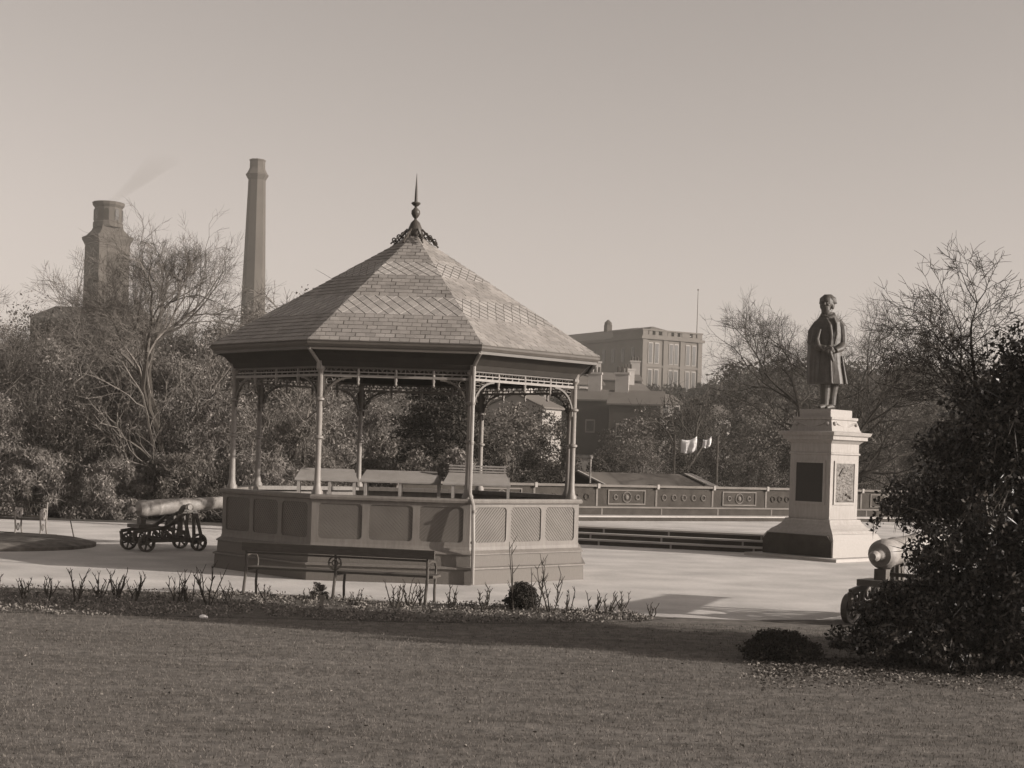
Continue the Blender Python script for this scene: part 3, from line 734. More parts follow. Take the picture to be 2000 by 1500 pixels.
# landing fill on the side that hides nothing
tw = thing('terrace_wall', 'long low parapet wall of dark pierced stone with pale coping behind the terrace', 'wall', (W0.x, W0.y, 0))
O2 = Vector((W0.x, W0.y))
parts = {k: MB() for k in ('kerb', 'kerb_top', 'lower_wall', 'lower_coping', 'wall', 'coping', 'joint', 'knob')}
bays = []
for (p, q) in ((W0, W1), (W1, W2)):
    d = (q-p).normalized(); n_ = Vector((d.y, -d.x)); n_ = n_ if n_.y < 0 else -n_
    def strip(mbx, o0, o1, z0, z1, s0=None, s1=None):
        s0 = 0 if s0 is None else s0; s1 = (q-p).length if s1 is None else s1
        pts = [p+d*s0+n_*o0-O2, p+d*s1+n_*o0-O2, p+d*s1+n_*o1-O2, p+d*s0+n_*o1-O2]
        mbx.prism([(v.x, v.y) for v in pts], z0, z1)
    strip(parts['kerb'], 0.95, 0.3, 0.40, 0.555); strip(parts['kerb_top'], 0.98, 0.3, 0.557, 0.60)
    strip(parts['lower_wall'], 0.30, 0.0, 0.40, 0.80); strip(parts['lower_coping'], 0.34, 0.0, 0.803, 0.85)
    strip(parts['wall'], 0.0, -0.25, 0.40, 1.438)
    s = 0.0; LL = (q-p).length; i = 0
    strip(parts['coping'], 0.09, -0.32, 1.44, 1.51)
    while s < LL-0.1:
        s1 = min(LL, s+2.3)
        strip(parts['joint'], 0.31, 0.295, 0.60, 0.80, s, s+0.05)
        strip(parts['knob'], 0.11, -0.36, 1.395, 1.54, s, s+0.09)
        strip(parts['joint'], 0.02, -0.0, 0.85, 1.41, s, s+0.07)
        bays.append((p, d, n_, s, s1, i)); s = s1; i += 1
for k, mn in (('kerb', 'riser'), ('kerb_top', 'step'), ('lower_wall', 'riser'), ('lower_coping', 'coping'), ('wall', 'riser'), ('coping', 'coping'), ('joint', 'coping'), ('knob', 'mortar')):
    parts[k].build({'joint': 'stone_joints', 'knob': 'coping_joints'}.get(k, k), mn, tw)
for (p, d, n_, s0, s1, i) in bays:
    mp = MB()
    Tm = Matrix(((d.x, n_.x, 0, (p+d*s0-O2).x), (d.y, n_.y, 0, (p+d*s0-O2).y), (0, 0, 1, 0), (0, 0, 0, 1)))
    Lb = s1-s0
    if i % 2:
        for a in ((0.45, Lb-0.4, 0.0, 0.03, 0.90, 0.94), (0.45, Lb-0.4, 0.0, 0.03, 1.32, 1.36), (0.45, 0.49, 0.0, 0.03, 0.94, 1.32), (Lb-0.44, Lb-0.4, 0.0, 0.03, 0.94, 1.32)): mp.box(*a, Tm)
        mp.ball((Lb/2+0.03, 0.0, 1.13), (0.075, 0.05, 0.085), 12, Tm)
        mp.ring((Lb/2+0.03, 0.01, 1.13), 0.16, 0.02, 'y', 16, 5, Tm)
        for xx in (0.75, Lb-0.7): mp.ring((xx, 0.01, 1.13), 0.07, 0.022, 'y', 10, 5, Tm)
        mp.build('framed_panel', 'coping', tw)
    else:
        for j in range(5):
            x = 0.35+(Lb-0.7)*j/4; mp.ring((x, 0.01, 1.13), 0.085, 0.026, 'y', 12, 5, Tm)
        mp.build('pierced_panel', 'riser' if i % 4 else 'roofs', tw)
# ------------------------------------------------------------------ vegetation generators
def quads(name, C, U, V, m, parent=None):
    """many small leaves: centre, half axes"""
    n = len(C)
    P = np.empty((n, 4, 3)); P[:, 0] = C-U; P[:, 1] = C-V*0.8; P[:, 2] = C+U; P[:, 3] = C+V*0.8
    me = bpy.data.meshes.new(name)
    me.vertices.add(n*4); me.vertices.foreach_set('co', P.reshape(-1))
    me.loops.add(n*4); me.loops.foreach_set('vertex_index', np.arange(n*4, dtype=np.int32))
    me.polygons.add(n); me.polygons.foreach_set('loop_start', np.arange(0, n*4, 4, dtype=np.int32)); me.polygons.foreach_set('loop_total', np.full(n, 4, dtype=np.int32))
    me.update(); me.validate()
    me.materials.append(M[m])
    o = bpy.data.objects.new(name, me); COL.objects.link(o)
    if parent: o.parent = parent
    return o
def rvec(rg, n):
    v = rg.normal(size=(n, 3)); return v/np.linalg.norm(v, axis=1)[:, None]
def leaves(rg, n, centres, radii, size, up=0.0, asp=1.0):
    k = rg.integers(0, len(centres), n)
    d = rvec(rg, n); r = rg.random(n)**0.45
    C = centres[k]+d*r[:, None]*radii[k]
    a = rvec(rg, n); a[:, 2] *= (1-up); a /= np.linalg.norm(a, axis=1)[:, None]
    b = np.cross(a, rvec(rg, n)); b /= np.linalg.norm(b, axis=1)[:, None]
    s = size*rg.uniform(0.6, 1.3, n)[:, None]
    return C, a*s*asp, b*s
def grow(rnd, mbT, mbC, base, dirn, length, r, level, maxlev, spread=0.55, gravity=0.0, n0=None, wig=0.27, thin_at=2, tips=None):
    """recursive tree: thick wood to mbT, twigs to mbC"""
    p = Vector(base); d = Vector(dirn).normalized(); seg = max(2, 5-level)
    pts = [p.copy()]; rs_ = [r]
    for i in range(seg):
        d = (d+Vector((rnd.uniform(-wig, wig), rnd.uniform(-wig, wig), rnd.uniform(-wig, wig)*0.6+gravity))).normalized()
        p = p+d*length/seg; pts.append(p.copy()); rs_.append(r*(1-0.45*(i+1)/seg))
    tgt = mbT if level < thin_at else mbC
    tgt.tube(pts, rs_, 8 if level == 0 else (5 if level < 3 else 3), cap=False)
    if tips is not None and level >= maxlev-1: tips.append(tuple(p))
    if level >= maxlev: return
    n = n0 if (level == 0 and n0) else rnd.choice((3, 4) if level < 3 else (3, 4, 5))
    for j in range(n):
        f = rnd.uniform(0.35, 1.0) if level else rnd.uniform(0.45, 1.0)
        if j == 0: f = 1.0
        idx = f*seg; i0 = min(seg-1, int(idx)); bp_ = pts[i0].lerp(pts[i0+1], idx-i0)
        dd = (pts[i0+1]-pts[i0]).normalized()
        ax = Vector((rnd.gauss(0, 1), rnd.gauss(0, 1), rnd.gauss(0, 1))); ax = (ax-dd*ax.dot(dd)).normalized()
        nd = (dd*(1.0 if j == 0 else 0.75)+ax*(spread*(0.5 if j == 0 else 1.25))+Vector((0, 0, 0.12 if level < 3 else -0.02))).normalized()
        grow(rnd, mbT, mbC, bp_, nd, length*rnd.uniform(0.56, 0.78), max(0.0045, r*(0.62 if j == 0 else 0.48)*rnd.uniform(0.85, 1.1)), level+1, maxlev, spread, gravity, None, min(0.4, wig*1.1), thin_at, tips)
def bare_tree(label, loc, h, seed, lean=(0, 0), maxlev=5, r=0.2, spread=0.6, n0=4, group=None, m='bark', mc='barkl', first=0.36, name='bare_tree', rz=0, zmin=None):
    t = thing(name, label, 'tree', loc, rz, group)
    rnd = random.Random(seed); a, b = MB(), MB()
    grow(rnd, a, b, (0, 0, -0.1), (lean[0], lean[1], 1), h*first, r, 0, maxlev, spread, 0.03, n0)
    # normalise height
    zz = sorted(v[2] for v in b.v); k = h*0.97/zz[int(len(zz)*0.985)]
    for mbx in (a, b): mbx.v = [(x*k, y*k, z*k) for x, y, z in mbx.v]
    if zmin: b.f = [f for f in b.f if min(b.v[i][2] for i in f) > zmin]; a.f = [f for f in a.f if min(a.v[i][2] for i in f) > zmin or max(abs(a.v[i][0]) for i in f) < 0.45]
    a.build('trunk', m, t, smooth=True); b.build('crown', mc, t)
    return t
def bush(label, loc, rx, ry, h, seed, n=5000, size=0.06, m='leafa', group=None, name='shrub', cat='shrub', clumps=40, zb=0.0, stems=5, core=0.35, up=0.0, top=1.0, twig=0.0, belly=0.0, fill=0.0, keep=None):
    t = thing(name, label, cat, loc, 0, group)
    rg = np.random.default_rng(seed); rnd = random.Random(seed)
    zf = 0.05+0.90*rg.random(clumps)**0.85
    env = np.sqrt(np.clip(1-zf**2.4, 0.06, 1))*(1-0.25*top*zf)*(1-belly+belly*1.6*np.sin(np.pi*np.clip(zf*1.1, 0, 1)))
    an = rg.uniform(0, 2*np.pi, clumps); rr = rg.uniform(core, 1.0, clumps)*env
    C = np.stack([np.cos(an)*rr*rx, np.sin(an)*rr*ry, zb+h*zf*rg.uniform(0.86, 1.04, clumps)], 1)
    rad = rg.uniform(0.10, 0.42 if twig > 0.3 else 0.27, clumps)[:, None]*np.array([rx, ry, h*0.4])
    if fill: rad = rg.uniform(fill*0.6, fill, clumps)[:, None]*np.array([rx, ry, h*0.5])
    P, U, V = leaves(rg, n, C, rad, size, up, 1.5)
    if twig:
        k = rg.permutation(n)[:int(n*twig)]; nk = len(k); w_ = np.stack([rg.normal(0, .6, nk), rg.normal(0, .6, nk), rg.uniform(0.1, 1.2, nk)], 1); w_ /= np.linalg.norm(w_, axis=1)[:, None]
        U[k] = w_*rg.uniform(0.08, 0.24, nk)[:, None]*min(1.0, h/2); sd2 = np.cross(w_, rvec(rg, nk)); V[k] = sd2/np.linalg.norm(sd2, axis=1)[:, None]*0.008
    if keep: ok = keep(P); P, U, V = P[ok], U[ok], V[ok]
    P[:, 2] = np.maximum(P[:, 2], 0.02)
    quads('foliage', P, U, V, m, t)
    s = MB()
    for i in range(stems):
        c = C[rg.integers(0, clumps)]
        s.tube([(rnd.uniform(-0.2, 0.2)*rx, rnd.uniform(-0.2, 0.2)*ry, -0.05), (c[0]*0.5, c[1]*0.5, c[2]*0.55), (c[0], c[1], c[2])], [0.03+0.012*h, 0.02+0.006*h, 0.012], 5)
    s.build('stems', 'bark', t)
    return t

# ---- left wood behind the plaza
def gx(px, Y, py=950): return at(px, py, Y).x
def hy(px, py, Y): return at(px, py, Y).z
bare_tree('tall bare forked tree with dark trunk standing above the shrubs right of the left tower', (gx(300, 47), 47, 0), hy(300, 452, 47)*1.02, 19, (0.03, 0), 7, 0.23, 0.40, 4, first=0.46, m='barkr')
bare_tree('slender bare tree in front of the left stone tower', (gx(205, 54), 54, 0), hy(205, 560, 54), 5, (0.02, 0), 6, 0.14, 0.5, 4)
bare_tree('bare twiggy tree at the left edge of the wood', (gx(40, 52), 52, 0), hy(40, 575, 52), 23, (0, 0), 6, 0.13, 0.55, 5)
bare_tree('low bare tree just left of the bandstand eaves', (gx(395, 56), 56, 0), hy(395, 560, 56), 31, (0, 0), 6, 0.13, 0.6, 5)
bare_tree('thin bare tree rising between the left tower and the print edge', (gx(125, 58), 58, 0), hy(125, 500, 58), 37, (0, 0), 6, 0.12, 0.55, 4)
bare_tree('small bare tree whose top shows above the left slope of the bandstand roof', (gx(545, 62), 62, 0), hy(545, 566, 62), 41, (0, 0), 5, 0.14, 0.6, 5)
kinds = [('leafa', 'pale twiggy shrub'), ('leafb', 'dull evergreen shrub'), ('leafa', 'loose pale leaved shrub')]
pos = ['at the front of the left wood', 'in the second row of the left wood', 'at the back of the left wood']
rw = random.Random(77)
spots = []
# px, Y, top py, half width px
row0 = [(-30, 46.8, 770, 95), (62, 46, 880, 80), (135, 47.2, 760, 100), (222, 46, 900, 75), (290, 47.4, 790, 95), (375, 46.2, 880, 80), (440, 47.2, 770, 90), (525, 46.2, 890, 80), (590, 47.4, 800, 80)]
row1 = [(-20, 50, 690, 110), (80, 50, 670, 110), (180, 51, 690, 100), (260, 51, 660, 100), (350, 50, 690, 100), (440, 51, 670, 95), (530, 51, 680, 95), (610, 51, 760, 80), (690, 54, 790, 80)]
row2 = [(-20, 56, 620, 110), (70, 57, 612, 110), (160, 58, 610, 100), (250, 57, 622, 100), (340, 58, 618, 90), (420, 56, 618, 85), (500, 58, 598, 85), (590, 60, 600, 90), (680, 62, 690, 90), (760, 64, 690, 90)]
desc = {0: 'low', 1: 'middling', 2: 'tall'}
names = ['at the left frame edge', 'behind the garden seat', 'behind the round grass bed', 'left of the cannon', 'above the cannon breech', 'above the cannon barrel', 'by the left bandstand column', 'seen under the left eaves', 'seen by the left front column', 'seen through the bandstand']
for ri, row in enumerate((row0, row1, row2)):
    for i, (px, Y, py, hwp) in enumerate(row):
        kd = kinds[(i*2+ri) % 3]
        w = hwp*Y/F; h = hy(px, py, Y)
        lab = '%s %s, %s row of wood, %s' % (desc[ri], kd[1], ('front', 'middle', 'back')[ri], names[min(i, 9)])
        bush(lab, (gx(px, Y), Y, T(gx(px, Y), Y)), w*1.15, w*0.9, h*1.02, 100+ri*20+i, (15000, 17000, 17000)[ri], (0.030, 0.033, 0.038)[ri], kd[0], 'shrubs of the wood left of the bandstand', clumps=(70, 90, 100)[ri], top=(1, 0.7, 0.6)[ri], twig=0.55)
# twiggy saplings mixed into the shrubs
for i, (px, Y, py) in enumerate([(20, 48, 700), (95, 47.5, 680), (170, 48, 690), (240, 47, 720), (330, 47.5, 700), (385, 48, 650), (455, 47, 720), (560, 48, 700), (650, 52, 740)]):
    bare_tree('bare pale sapling %s' % ('at the left frame edge', 'behind the garden seat', 'above the round grass bed', 'left of the big forked trunk', 'right of the big forked trunk', 'above the cannon barrel', 'beside the left bandstand column', 'under the left eaves', 'seen between the front columns')[i], (gx(px, Y), Y, T(gx(px, Y), Y)), hy(px, py, Y), 300+i, (0, 0), 4, 0.06, 0.6, 5, 'bare saplings among the shrubs', name='sapling', first=0.3)
# ---- seen through and beside the bandstand
def conifer(label, loc, h, r, seed, n=6500):
    t = thing('conifer', label, 'tree', loc)
    rg = np.random.default_rng(seed)
    m_ = MB(); m_.tube([(0, 0, -0.1), (0, 0, h*0.5), (0, 0, h)], [0.16, 0.1, 0.02], 8); 
    tr = MB(); tr.v, tr.f = m_.v, m_.f
    Cs, Rs = [], []
    for lv in range(9):
        z0_ = h*(0.12+0.1*lv); rr = r*(1-0.085*lv)
        nb = 9 if lv < 6 else 6
        for b in range(nb):
            a = rg.uniform(0, 6.28); L_ = rr*rg.uniform(0.5, 1.15); z = z0_+rg.uniform(-0.06, 0.06)*h
            tr.tube([(0, 0, z), (math.cos(a)*L_, math.sin(a)*L_, z-0.10*L_+rg.uniform(-.1, .2))], [0.035, 0.01], 4)
            for q in (0.4, 0.65, 0.9):
                Cs.append((math.cos(a)*L_*q, math.sin(a)*L_*q, z-0.1*L_*q+0.05)); Rs.append((0.22*r, 0.22*r, 0.24))
    tr.build('trunk', 'barkr', t)
    P, U, V = leaves(rg, n, np.array(Cs), np.array(Rs), 0.035, 0.3, 1.8)
    quads('crown', P, U, V, 'leafd', t)
conifer('broad dark conifer seen through the middle of the bandstand', (gx(850, 54), 54, T(gx(850, 54), 54)), 6.4, 2.6, 3, 30000)
conifer('narrow dark conifer seen left of the rain pipe', (gx(905, 58), 58, T(gx(905, 58), 58)), 6.6, 1.7, 4, 14000)
mid = [(745, 50, 850, 50), (820, 49.5, 880, 55), (890, 49.5, 870, 50), (960, 60, 860, 60), (1050, 62, 850, 70), (1000, 90, 790, 120), (1110, 64, 865, 60), (1180, 75, 860, 70), (1260, 80, 850, 80), (1330, 74, 880, 60), (1410, 80, 860, 80), (1480, 72, 880, 70), (1560, 75, 850, 80), (1640, 70, 860, 80), (1720, 72, 850, 80), (1800, 66, 860, 80),
       (1060, 100, 800, 90), (1250, 110, 800, 100), (1340, 105, 770, 90), (1420, 120, 760, 120), (1510, 110, 770, 120), (1600, 120, 760, 130), (1700, 110, 740, 120), (1790, 100, 730, 120), (1890, 90, 720, 120), (1980, 85, 700, 120)]
spotn = ['seen low behind the left music desk', 'seen behind the middle music desk', 'seen left of the rain pipe above the desks', 'seen right of the rain pipe, lower', 'seen under the right bandstand bracket', 'high behind the rain pipe', 'by the right bandstand column', 'under the nearer cottage', 'below the dark cottage wall', 'below the hanging linen', 'right of the hanging linen', 'left of the pedestal, low', 'behind the plaque side of the pedestal', 'behind the relief side of the pedestal', 'right of the pedestal, low', 'low beside the holly bush',
         'on the slope below the chimney stacks', 'on the slope right of the cottages', 'on the slope below the mill windows', 'on the slope left of the small barn', 'on the slope behind the leaning bare tree', 'on the slope behind the cornice', 'on the slope right of the statue plinth', 'on the slope left of the holly bush', 'on the slope behind the holly bush top', 'on the slope at the right frame edge']
for i, (px, Y, py, hwp) in enumerate(mid):
    X = gx(px, Y, 880); z0 = T(X, Y); w = hwp*Y/F
    far = Y > 85
    bush('%s %s' % (('dark leafy bush', 'dull leafy bush', 'paler leafy bush')[i % 3], spotn[i]), (X, Y, z0), w*1.25, w, max(0.8, hy(px, py, Y)-z0), 500+i, 14000 if not far else 10000, 0.032 if not far else 0.065, ('leafb', 'leafb', 'leafa')[i % 3] if px < 900 else ('leafc', 'leafc', 'leafb')[i % 3], 'bushes beyond the terrace', clumps=80, name='bush', cat='bush', twig=0.25)
bp2 = at(1592, 925, 62)
bare_tree('bare forked tree leaning left between the far mill and the statue', (bp2.x, 62, T(bp2.x, 62)), hy(1480, 585, 62)-T(bp2.x, 62), 62, (-0.20, 0), 7, 0.22, 0.55, 5, m='barkr', mc='barkr', first=0.40)
bare_tree('small bare tree in front of the far mill windows', (gx(1330, 90), 90, T(gx(1330, 90), 90)), hy(1330, 735, 90)-T(gx(1330, 90), 90), 64, (0, 0), 5, 0.15, 0.6, 5, m='barkr', mc='barkr')
bare_tree('dark bare tree seen right of the statue shoulder', (gx(1700, 48), 56, T(gx(1700, 56), 56)), hy(1700, 700, 56)-T(gx(1700, 56), 56), 69, (0.1, 0), 5, 0.14, 0.7, 5, m='barkr', mc='barkr')
rt = bare_tree('tall bare dark tree rising above the holly bush at the right edge', (6.35, 18.7, 0), 4.7, 73, (-0.08, 0), 7, 0.09, 0.55, 4, m='barkr', mc='barkr', first=0.50, zmin=3.15)
# holly bush near the camera at the right
def holly(label, loc, rx, ry, h, seed, n, clumps, size, top=1.0, zb=0.0, belly=0.0, keep=None):
    t = bush(label, loc, rx, ry, h, seed, n, size, 'holly', None, 'holly_bush', 'bush', clumps, zb, 8, 0.45, 0.0, top, 0.12, belly, 0.0, keep)
    return t
holly('tall dense dark holly bush filling the right edge of the view', (6.62, 17.6, 0), 2.25, 1.3, 4.15, 81, 110000, 340, 0.022, 0.25, belly=0.15, keep=lambda P: (P[:, 0] > -1.75+0.12*np.sin(P[:, 2]*9)) | (P[:, 2] > 1.5+0.25*np.abs(np.sin(P[:, 0]*7))))
holly('tallest holly bush, its dark top at the very right frame edge', (7.05, 18.3, 0), 1.25, 1.0, 4.95, 88, 40000, 160, 0.022, 0.3)
holly('low dark holly bush spreading before the half hidden cannon', (4.75, 17.3, 0), 1.05, 0.75, 0.98, 82, 30000, 130, 0.020)
holly('middle dark holly bush joining the low one to the tall one', (5.45, 17.5, 0), 0.85, 0.8, 1.12, 83, 24000, 110, 0.021, 0.8)
mp_ = gr(1532, 1296)
bush('low flat dark mound of a bush on the lawn left of the holly', (mp_.x, mp_.y+0.25, 0), 0.50, 0.42, 0.33, 84, 22000, 0.012, 'leafd', None, 'mound_bush', 'bush', 120, 0.0, 3, 0.1, fill=0.4)
db = gr(1018, 1192)
bush('small dark rounded bush in the flower bed before the bandstand', (db.x, db.y+0.15, 0), 0.27, 0.25, 0.40, 85, 16000, 0.010, 'leafd', None, 'round_bush', 'bush', 100, 0.0, 3, 0.2, 0, 0.5, fill=0.35)
lb = gr(622, 1172)
bush('little pale leafy plant in the flower bed behind the bench leg', (lb.x, lb.y+0.1, 0), 0.17, 0.15, 0.24, 86, 1200, 0.016, 'bedleaf', None, 'leafy_plant', 'plant', 40, 0.0, 3, 0.2, twig=0.3, fill=0.35)
# rose bushes: bare stems in the bed
ros = [(-20, 1172, 45, 5), (40, 1172, 38, 5), (92, 1174, 42, 6), (142, 1180, 58, 6), (188, 1172, 45, 7), (222, 1174, 52, 9), (256, 1176, 48, 7), (340, 1180, 55, 6), (366, 1184, 50, 5), (403, 1184, 70, 7), (440, 1178, 35, 5), (520, 1178, 30, 4), (600, 1180, 30, 4), (690, 1184, 28, 4), (770, 1190, 48, 6), (798, 1188, 46, 6), (820, 1186, 40, 4), (880, 1192, 38, 6), (942, 1198, 48, 6), (1004, 1196, 112, 2), (1048, 1200, 90, 3), (1078, 1202, 95, 5), (1108, 1200, 40, 4), (1160, 1202, 38, 6), (1190, 1202, 36, 6), (1216, 1200, 34, 5), (1275, 1208, 25, 4)]
wh = ['leftmost in the bed', 'second from the left in the bed', 'third from the left, below the round grass bed', 'with open forked stems, fourth from the left', 'sparse, left of the densest clump', 'the densest clump of stems, left part of the bed', 'just right of the densest clump', 'below the cannon wheels', 'short, below the cannon muzzle end', 'tall with spreading stems, left of the bench', 'low, beside the left bench leg', 'low, behind the left half of the bench', 'low, left of the little leafy plant', 'low, right of the middle bench leg', 'forked, left of the right bench leg', 'upright, near the right bench leg', 'thin, touching the right bench leg', 'twiggy, just right of the bench', 'forked like a Y below the rain pipe', 'one tall thin cane left of the dark round bush', 'tall thin canes right of the dark round bush', 'tall branching stem right of the dark round bush', 'short, right of the tall branching stem', 'many stemmed, right part of the bed', 'many stemmed, second from the right end', 'close to the right end of the bed', 'smallest, at the right end of the bed']
for i, (px, py, hp, ns) in enumerate(ros):
    p = gr(px, py); h = hp*p.y/F*1.15; rnd = random.Random(900+i)
    m_ = MB()
    for s in range(ns):
        a = rnd.uniform(0, 6.28); sp = rnd.uniform(0.05, 0.42) if ns > 3 else 0.05
        x, y, z = 0.03*math.cos(a), 0.03*math.sin(a), -0.01
        pts = [(x, y, z)]; hh = h*rnd.uniform(0.55, 1.0)
        for q in range(3):
            x += math.cos(a)*sp*hh/3+rnd.uniform(-.035, .035); y += math.sin(a)*sp*hh/3; z += hh/3; pts.append((x, y, z))
        m_.tube(pts, [0.011, 0.009, 0.0075, 0.005], 5)
        for q in (1, 2, 3):
            for _ in range(rnd.choice((1, 2, 2, 3))):
                bx_, by_, bz_ = pts[q]; a2 = rnd.uniform(0, 6.28); l2 = h*rnd.uniform(0.12, 0.28)
                m_.tube([(bx_, by_, bz_), (bx_+math.cos(a2)*l2*0.5, by_+math.sin(a2)*l2*0.3, bz_+l2*rnd.uniform(0.5, 0.95))], [0.006, 0.0035], 4)
    o = m_.build('rose_bush', 'barkr'); o.location = (p.x, p.y+0.15, 0.0)
    tag(o, 'bare rose bush, %s' % wh[i], 'rose bush', 'bare rose bushes in the flower bed')
# low foliage in the bed, leaf litter and grass blades: uncountable stuff
def between(rg, n, lo, hi):
    """random points between two polylines given as x-sorted vectors"""
    lx = [v.x for v in lo]; ly = [v.y for v in lo]; hx = [v.x for v in hi]; hyy = [v.y for v in hi]
    x = rg.uniform(max(lx[0], hx[0], -11), min(lx[-1], hx[-1]), n); a = np.interp(x, lx, ly); b = np.interp(x, hx, hyy)
    t = rg.random(n); return x, a+(b-a)*t
rg = np.random.default_rng(5)
n = 20000
cx, cy = between(rg, 900, bed_in, bed_out)
k = rg.integers(0, 900, n); hgt = rg.uniform(0.01, 0.085, 900)
X = cx[k]+rg.normal(0, 0.07, n); Yv = cy[k]+rg.normal(0, 0.09, n); Z = rg.random(n)*hgt[k]+0.01
C = np.stack([X, Yv, Z], 1); a = rvec(rg, n); b = np.cross(a, rvec(rg, n)); b /= np.linalg.norm(b, axis=1)[:, None]
o = quads('bed_ground_cover', C, a*0.022, b*0.014, 'bedleaf'); tag(o, 'low straggling ground cover and dead leaves along the flower bed', 'ground cover', kind='stuff')
n = 9000
pp = [gr(rg.uniform(1480, 2010), 1290+abs(rg.normal(0, 22))) for _ in range(n//10)]
C = np.array([(p.x+rg.normal(0, .12), p.y+rg.normal(0, .12), 0.012+rg.random()*0.03) for p in pp for _ in range(10)])
a = rvec(rg, len(C)); a[:, 2] *= 0.5; b = np.cross(a, rvec(rg, len(C)))
o = quads('leaf_litter', C, a*0.022, b*0.018, 'litter'); tag(o, 'scattered fallen leaves on the ground in front of the holly bushes', 'leaf litter', kind='stuff')
n = 120000
Yb = 7.5+13.5*rg.random(n)**0.9; Xb = rg.uniform(-0.37, 0.37, n)*Yb*1.05
by = np.interp(Xb, [v.x for v in bed_in]+[edge[-4].x, edge[-1].x], [v.y for v in bed_in]+[edge[-4].y-0.1, edge[-1].y-0.1])
keep = Yb < by-0.03; Xb, Yb = Xb[keep], Yb[keep]; n = len(Xb)
hb = rg.uniform(0.012, 0.035, n)
C = np.stack([Xb, Yb, hb*0.5+0.004], 1); up_ = np.stack([rg.normal(0, .35, n), rg.normal(0, .35, n), np.ones(n)], 1)*hb[:, None]*0.5
sd = rvec(rg, n); sd[:, 2] = 0; sd *= 0.004
o = quads('grass', C, up_, sd, 'blade'); tag(o, 'short mown grass blades covering the foreground lawn', 'grass', kind='stuff')
n = 900
Yl = rg.uniform(10, 20.5, n); Xl = rg.uniform(-0.36, 0.36, n)*Yl; C = np.stack([Xl, Yl, np.full(n, 0.03)], 1)
a = rvec(rg, n); a[:, 2] *= 0.3; b = np.cross(a, rvec(rg, n))
o = quads('fallen_leaves', C, a*0.02, b*0.016, 'litter'); tag(o, 'sparse fallen leaves dotted over the open lawn', 'fallen leaves', kind='stuff')
# small things on the ground
p = gr(626, 1192); m_ = MB(); m_.box(-0.03, 0.03, -0.008, 0.008, 0, 0.20); m_.box(-0.035, 0.035, -0.01, 0.01, 0.15, 0.22); o = m_.build('plant_label', 'coping'); o.location = (p.x, p.y, 0); o.rotation_euler = (0, R(6), 0)
tag(o, 'short wooden plant label stuck in the bed below the middle bench leg', 'plant label')
p = gr(396, 1208); m_ = MB(); m_.ball((0, 0, 0.025), (0.055, 0.04, 0.03), 7); m_.ball((0.04, 0.01, 0.02), (0.03, 0.03, 0.02), 6); o = m_.build('white_stone', 'white', smooth=True); o.location = (p.x, p.y, 0)
tag(o, 'small bright white stone at the lawn edge left of the bench', 'stone')
p = gr(1884, 1262); m_ = MB(); m_.box(-0.02, 0.02, -0.01, 0.01, 0, 0.13); m_.ball((0, 0, 0.13), (0.026, 0.015, 0.03), 8); o = m_.build('marker_peg', 'white'); o.location = (p.x-0.02, 15.6, 0)
tag(o, 'small white peg standing in the shade under the holly bushes', 'peg')

# ------------------------------------------------------------------ far buildings
# mill with tall windows
mc = at(1252, 760, 330); 
md_ = Vector((0.87, 0.49)); 
mill = thing('mill_building', 'large flat topped stone mill block with tall paired windows beyond the valley', 'mill', (mc.x, 330, 14.0), math.atan2(0.49, 0.87))
# local +x along lit face (right, away), +y along long dark face (back-left)
HT = 17.3; WL, LL_ = 16.2, 62.0
m_ = MB(); m_.box(0, WL, 0, LL_, 0, HT-2.2); m_.build('wall', 'mill', mill)
m_ = MB(); m_.box(-0.5, WL+0.5, -0.5, LL_+0.5, HT-2.2, HT-1.6); m_.build('cornice', 'mill', mill)
m_ = MB(); m_.box(-0.05, WL+0.05, -0.05, 12, HT-1.6, HT-1.2); m_.box(-0.2, WL+0.2, -0.2, 12, HT-0.3, HT)
for i in range(10): m_.box(WL*i/9-0.45+0.45*(1-2*i/9)*1.0, WL*i/9+0.45+0.45*(1-2*i/9), 0.0, 0.6, HT-1.2, HT-0.3)
for xx in (0.0, 5.2, 10.6, WL-1.4): m_.box(xx, xx+1.4, -0.1, 1.0, HT-1.2, HT-0.3)
m_.box(0, 0.6, 0.6, 12, HT-1.2, HT-0.3); m_.build('parapet', 'mill', mill)
m_ = MB(); m_.add([(-0.4, 12, HT-1.6), (WL+0.4, 12, HT-1.6), (WL+0.4, LL_, HT-1.6), (-0.4, LL_, HT-1.6), (WL/2, 14, HT+1.6), (WL/2, LL_-3, HT+1.6)], [(0, 1, 4), (1, 2, 5, 4), (2, 3, 5), (3, 0, 4, 5), (3, 2, 1, 0)])
m_.add([(0.7, 0.7, HT-1.2), (WL-0.7, 0.7, HT-1.2), (WL-0.7, 14, HT-1.2), (0.7, 14, HT-1.2), (WL/2, 8, HT+1.5), (WL/2, 14, HT+1.5)], [(0, 1, 4), (1, 2, 5, 4), (2, 3, 5), (3, 0, 4, 5)])
rf = m_.build('roof', 'roofs', mill)
m_ = MB(); m_.box(WL/2-0.7, WL/2+0.7, 26, 27.4, HT+0.8, HT+3.0); m_.lathe([(0.9, HT+3.0), (0.9, HT+3.5), (0.2, HT+4.2)], 8, Matrix.Translation((WL/2, 26.7, 0))); m_.build('roof_vent', 'milld', rf)
m_ = MB()
for xx in (0, 5.6, 10.2, WL-1.1): m_.box(xx-0.02, xx+1.1, -0.25, -0.01, 0, HT-2.25)
m_.box(1.1, WL-1.1, -0.2, -0.01, HT-8.4, HT-7.9); m_.build('pilasters', 'mill', mill)
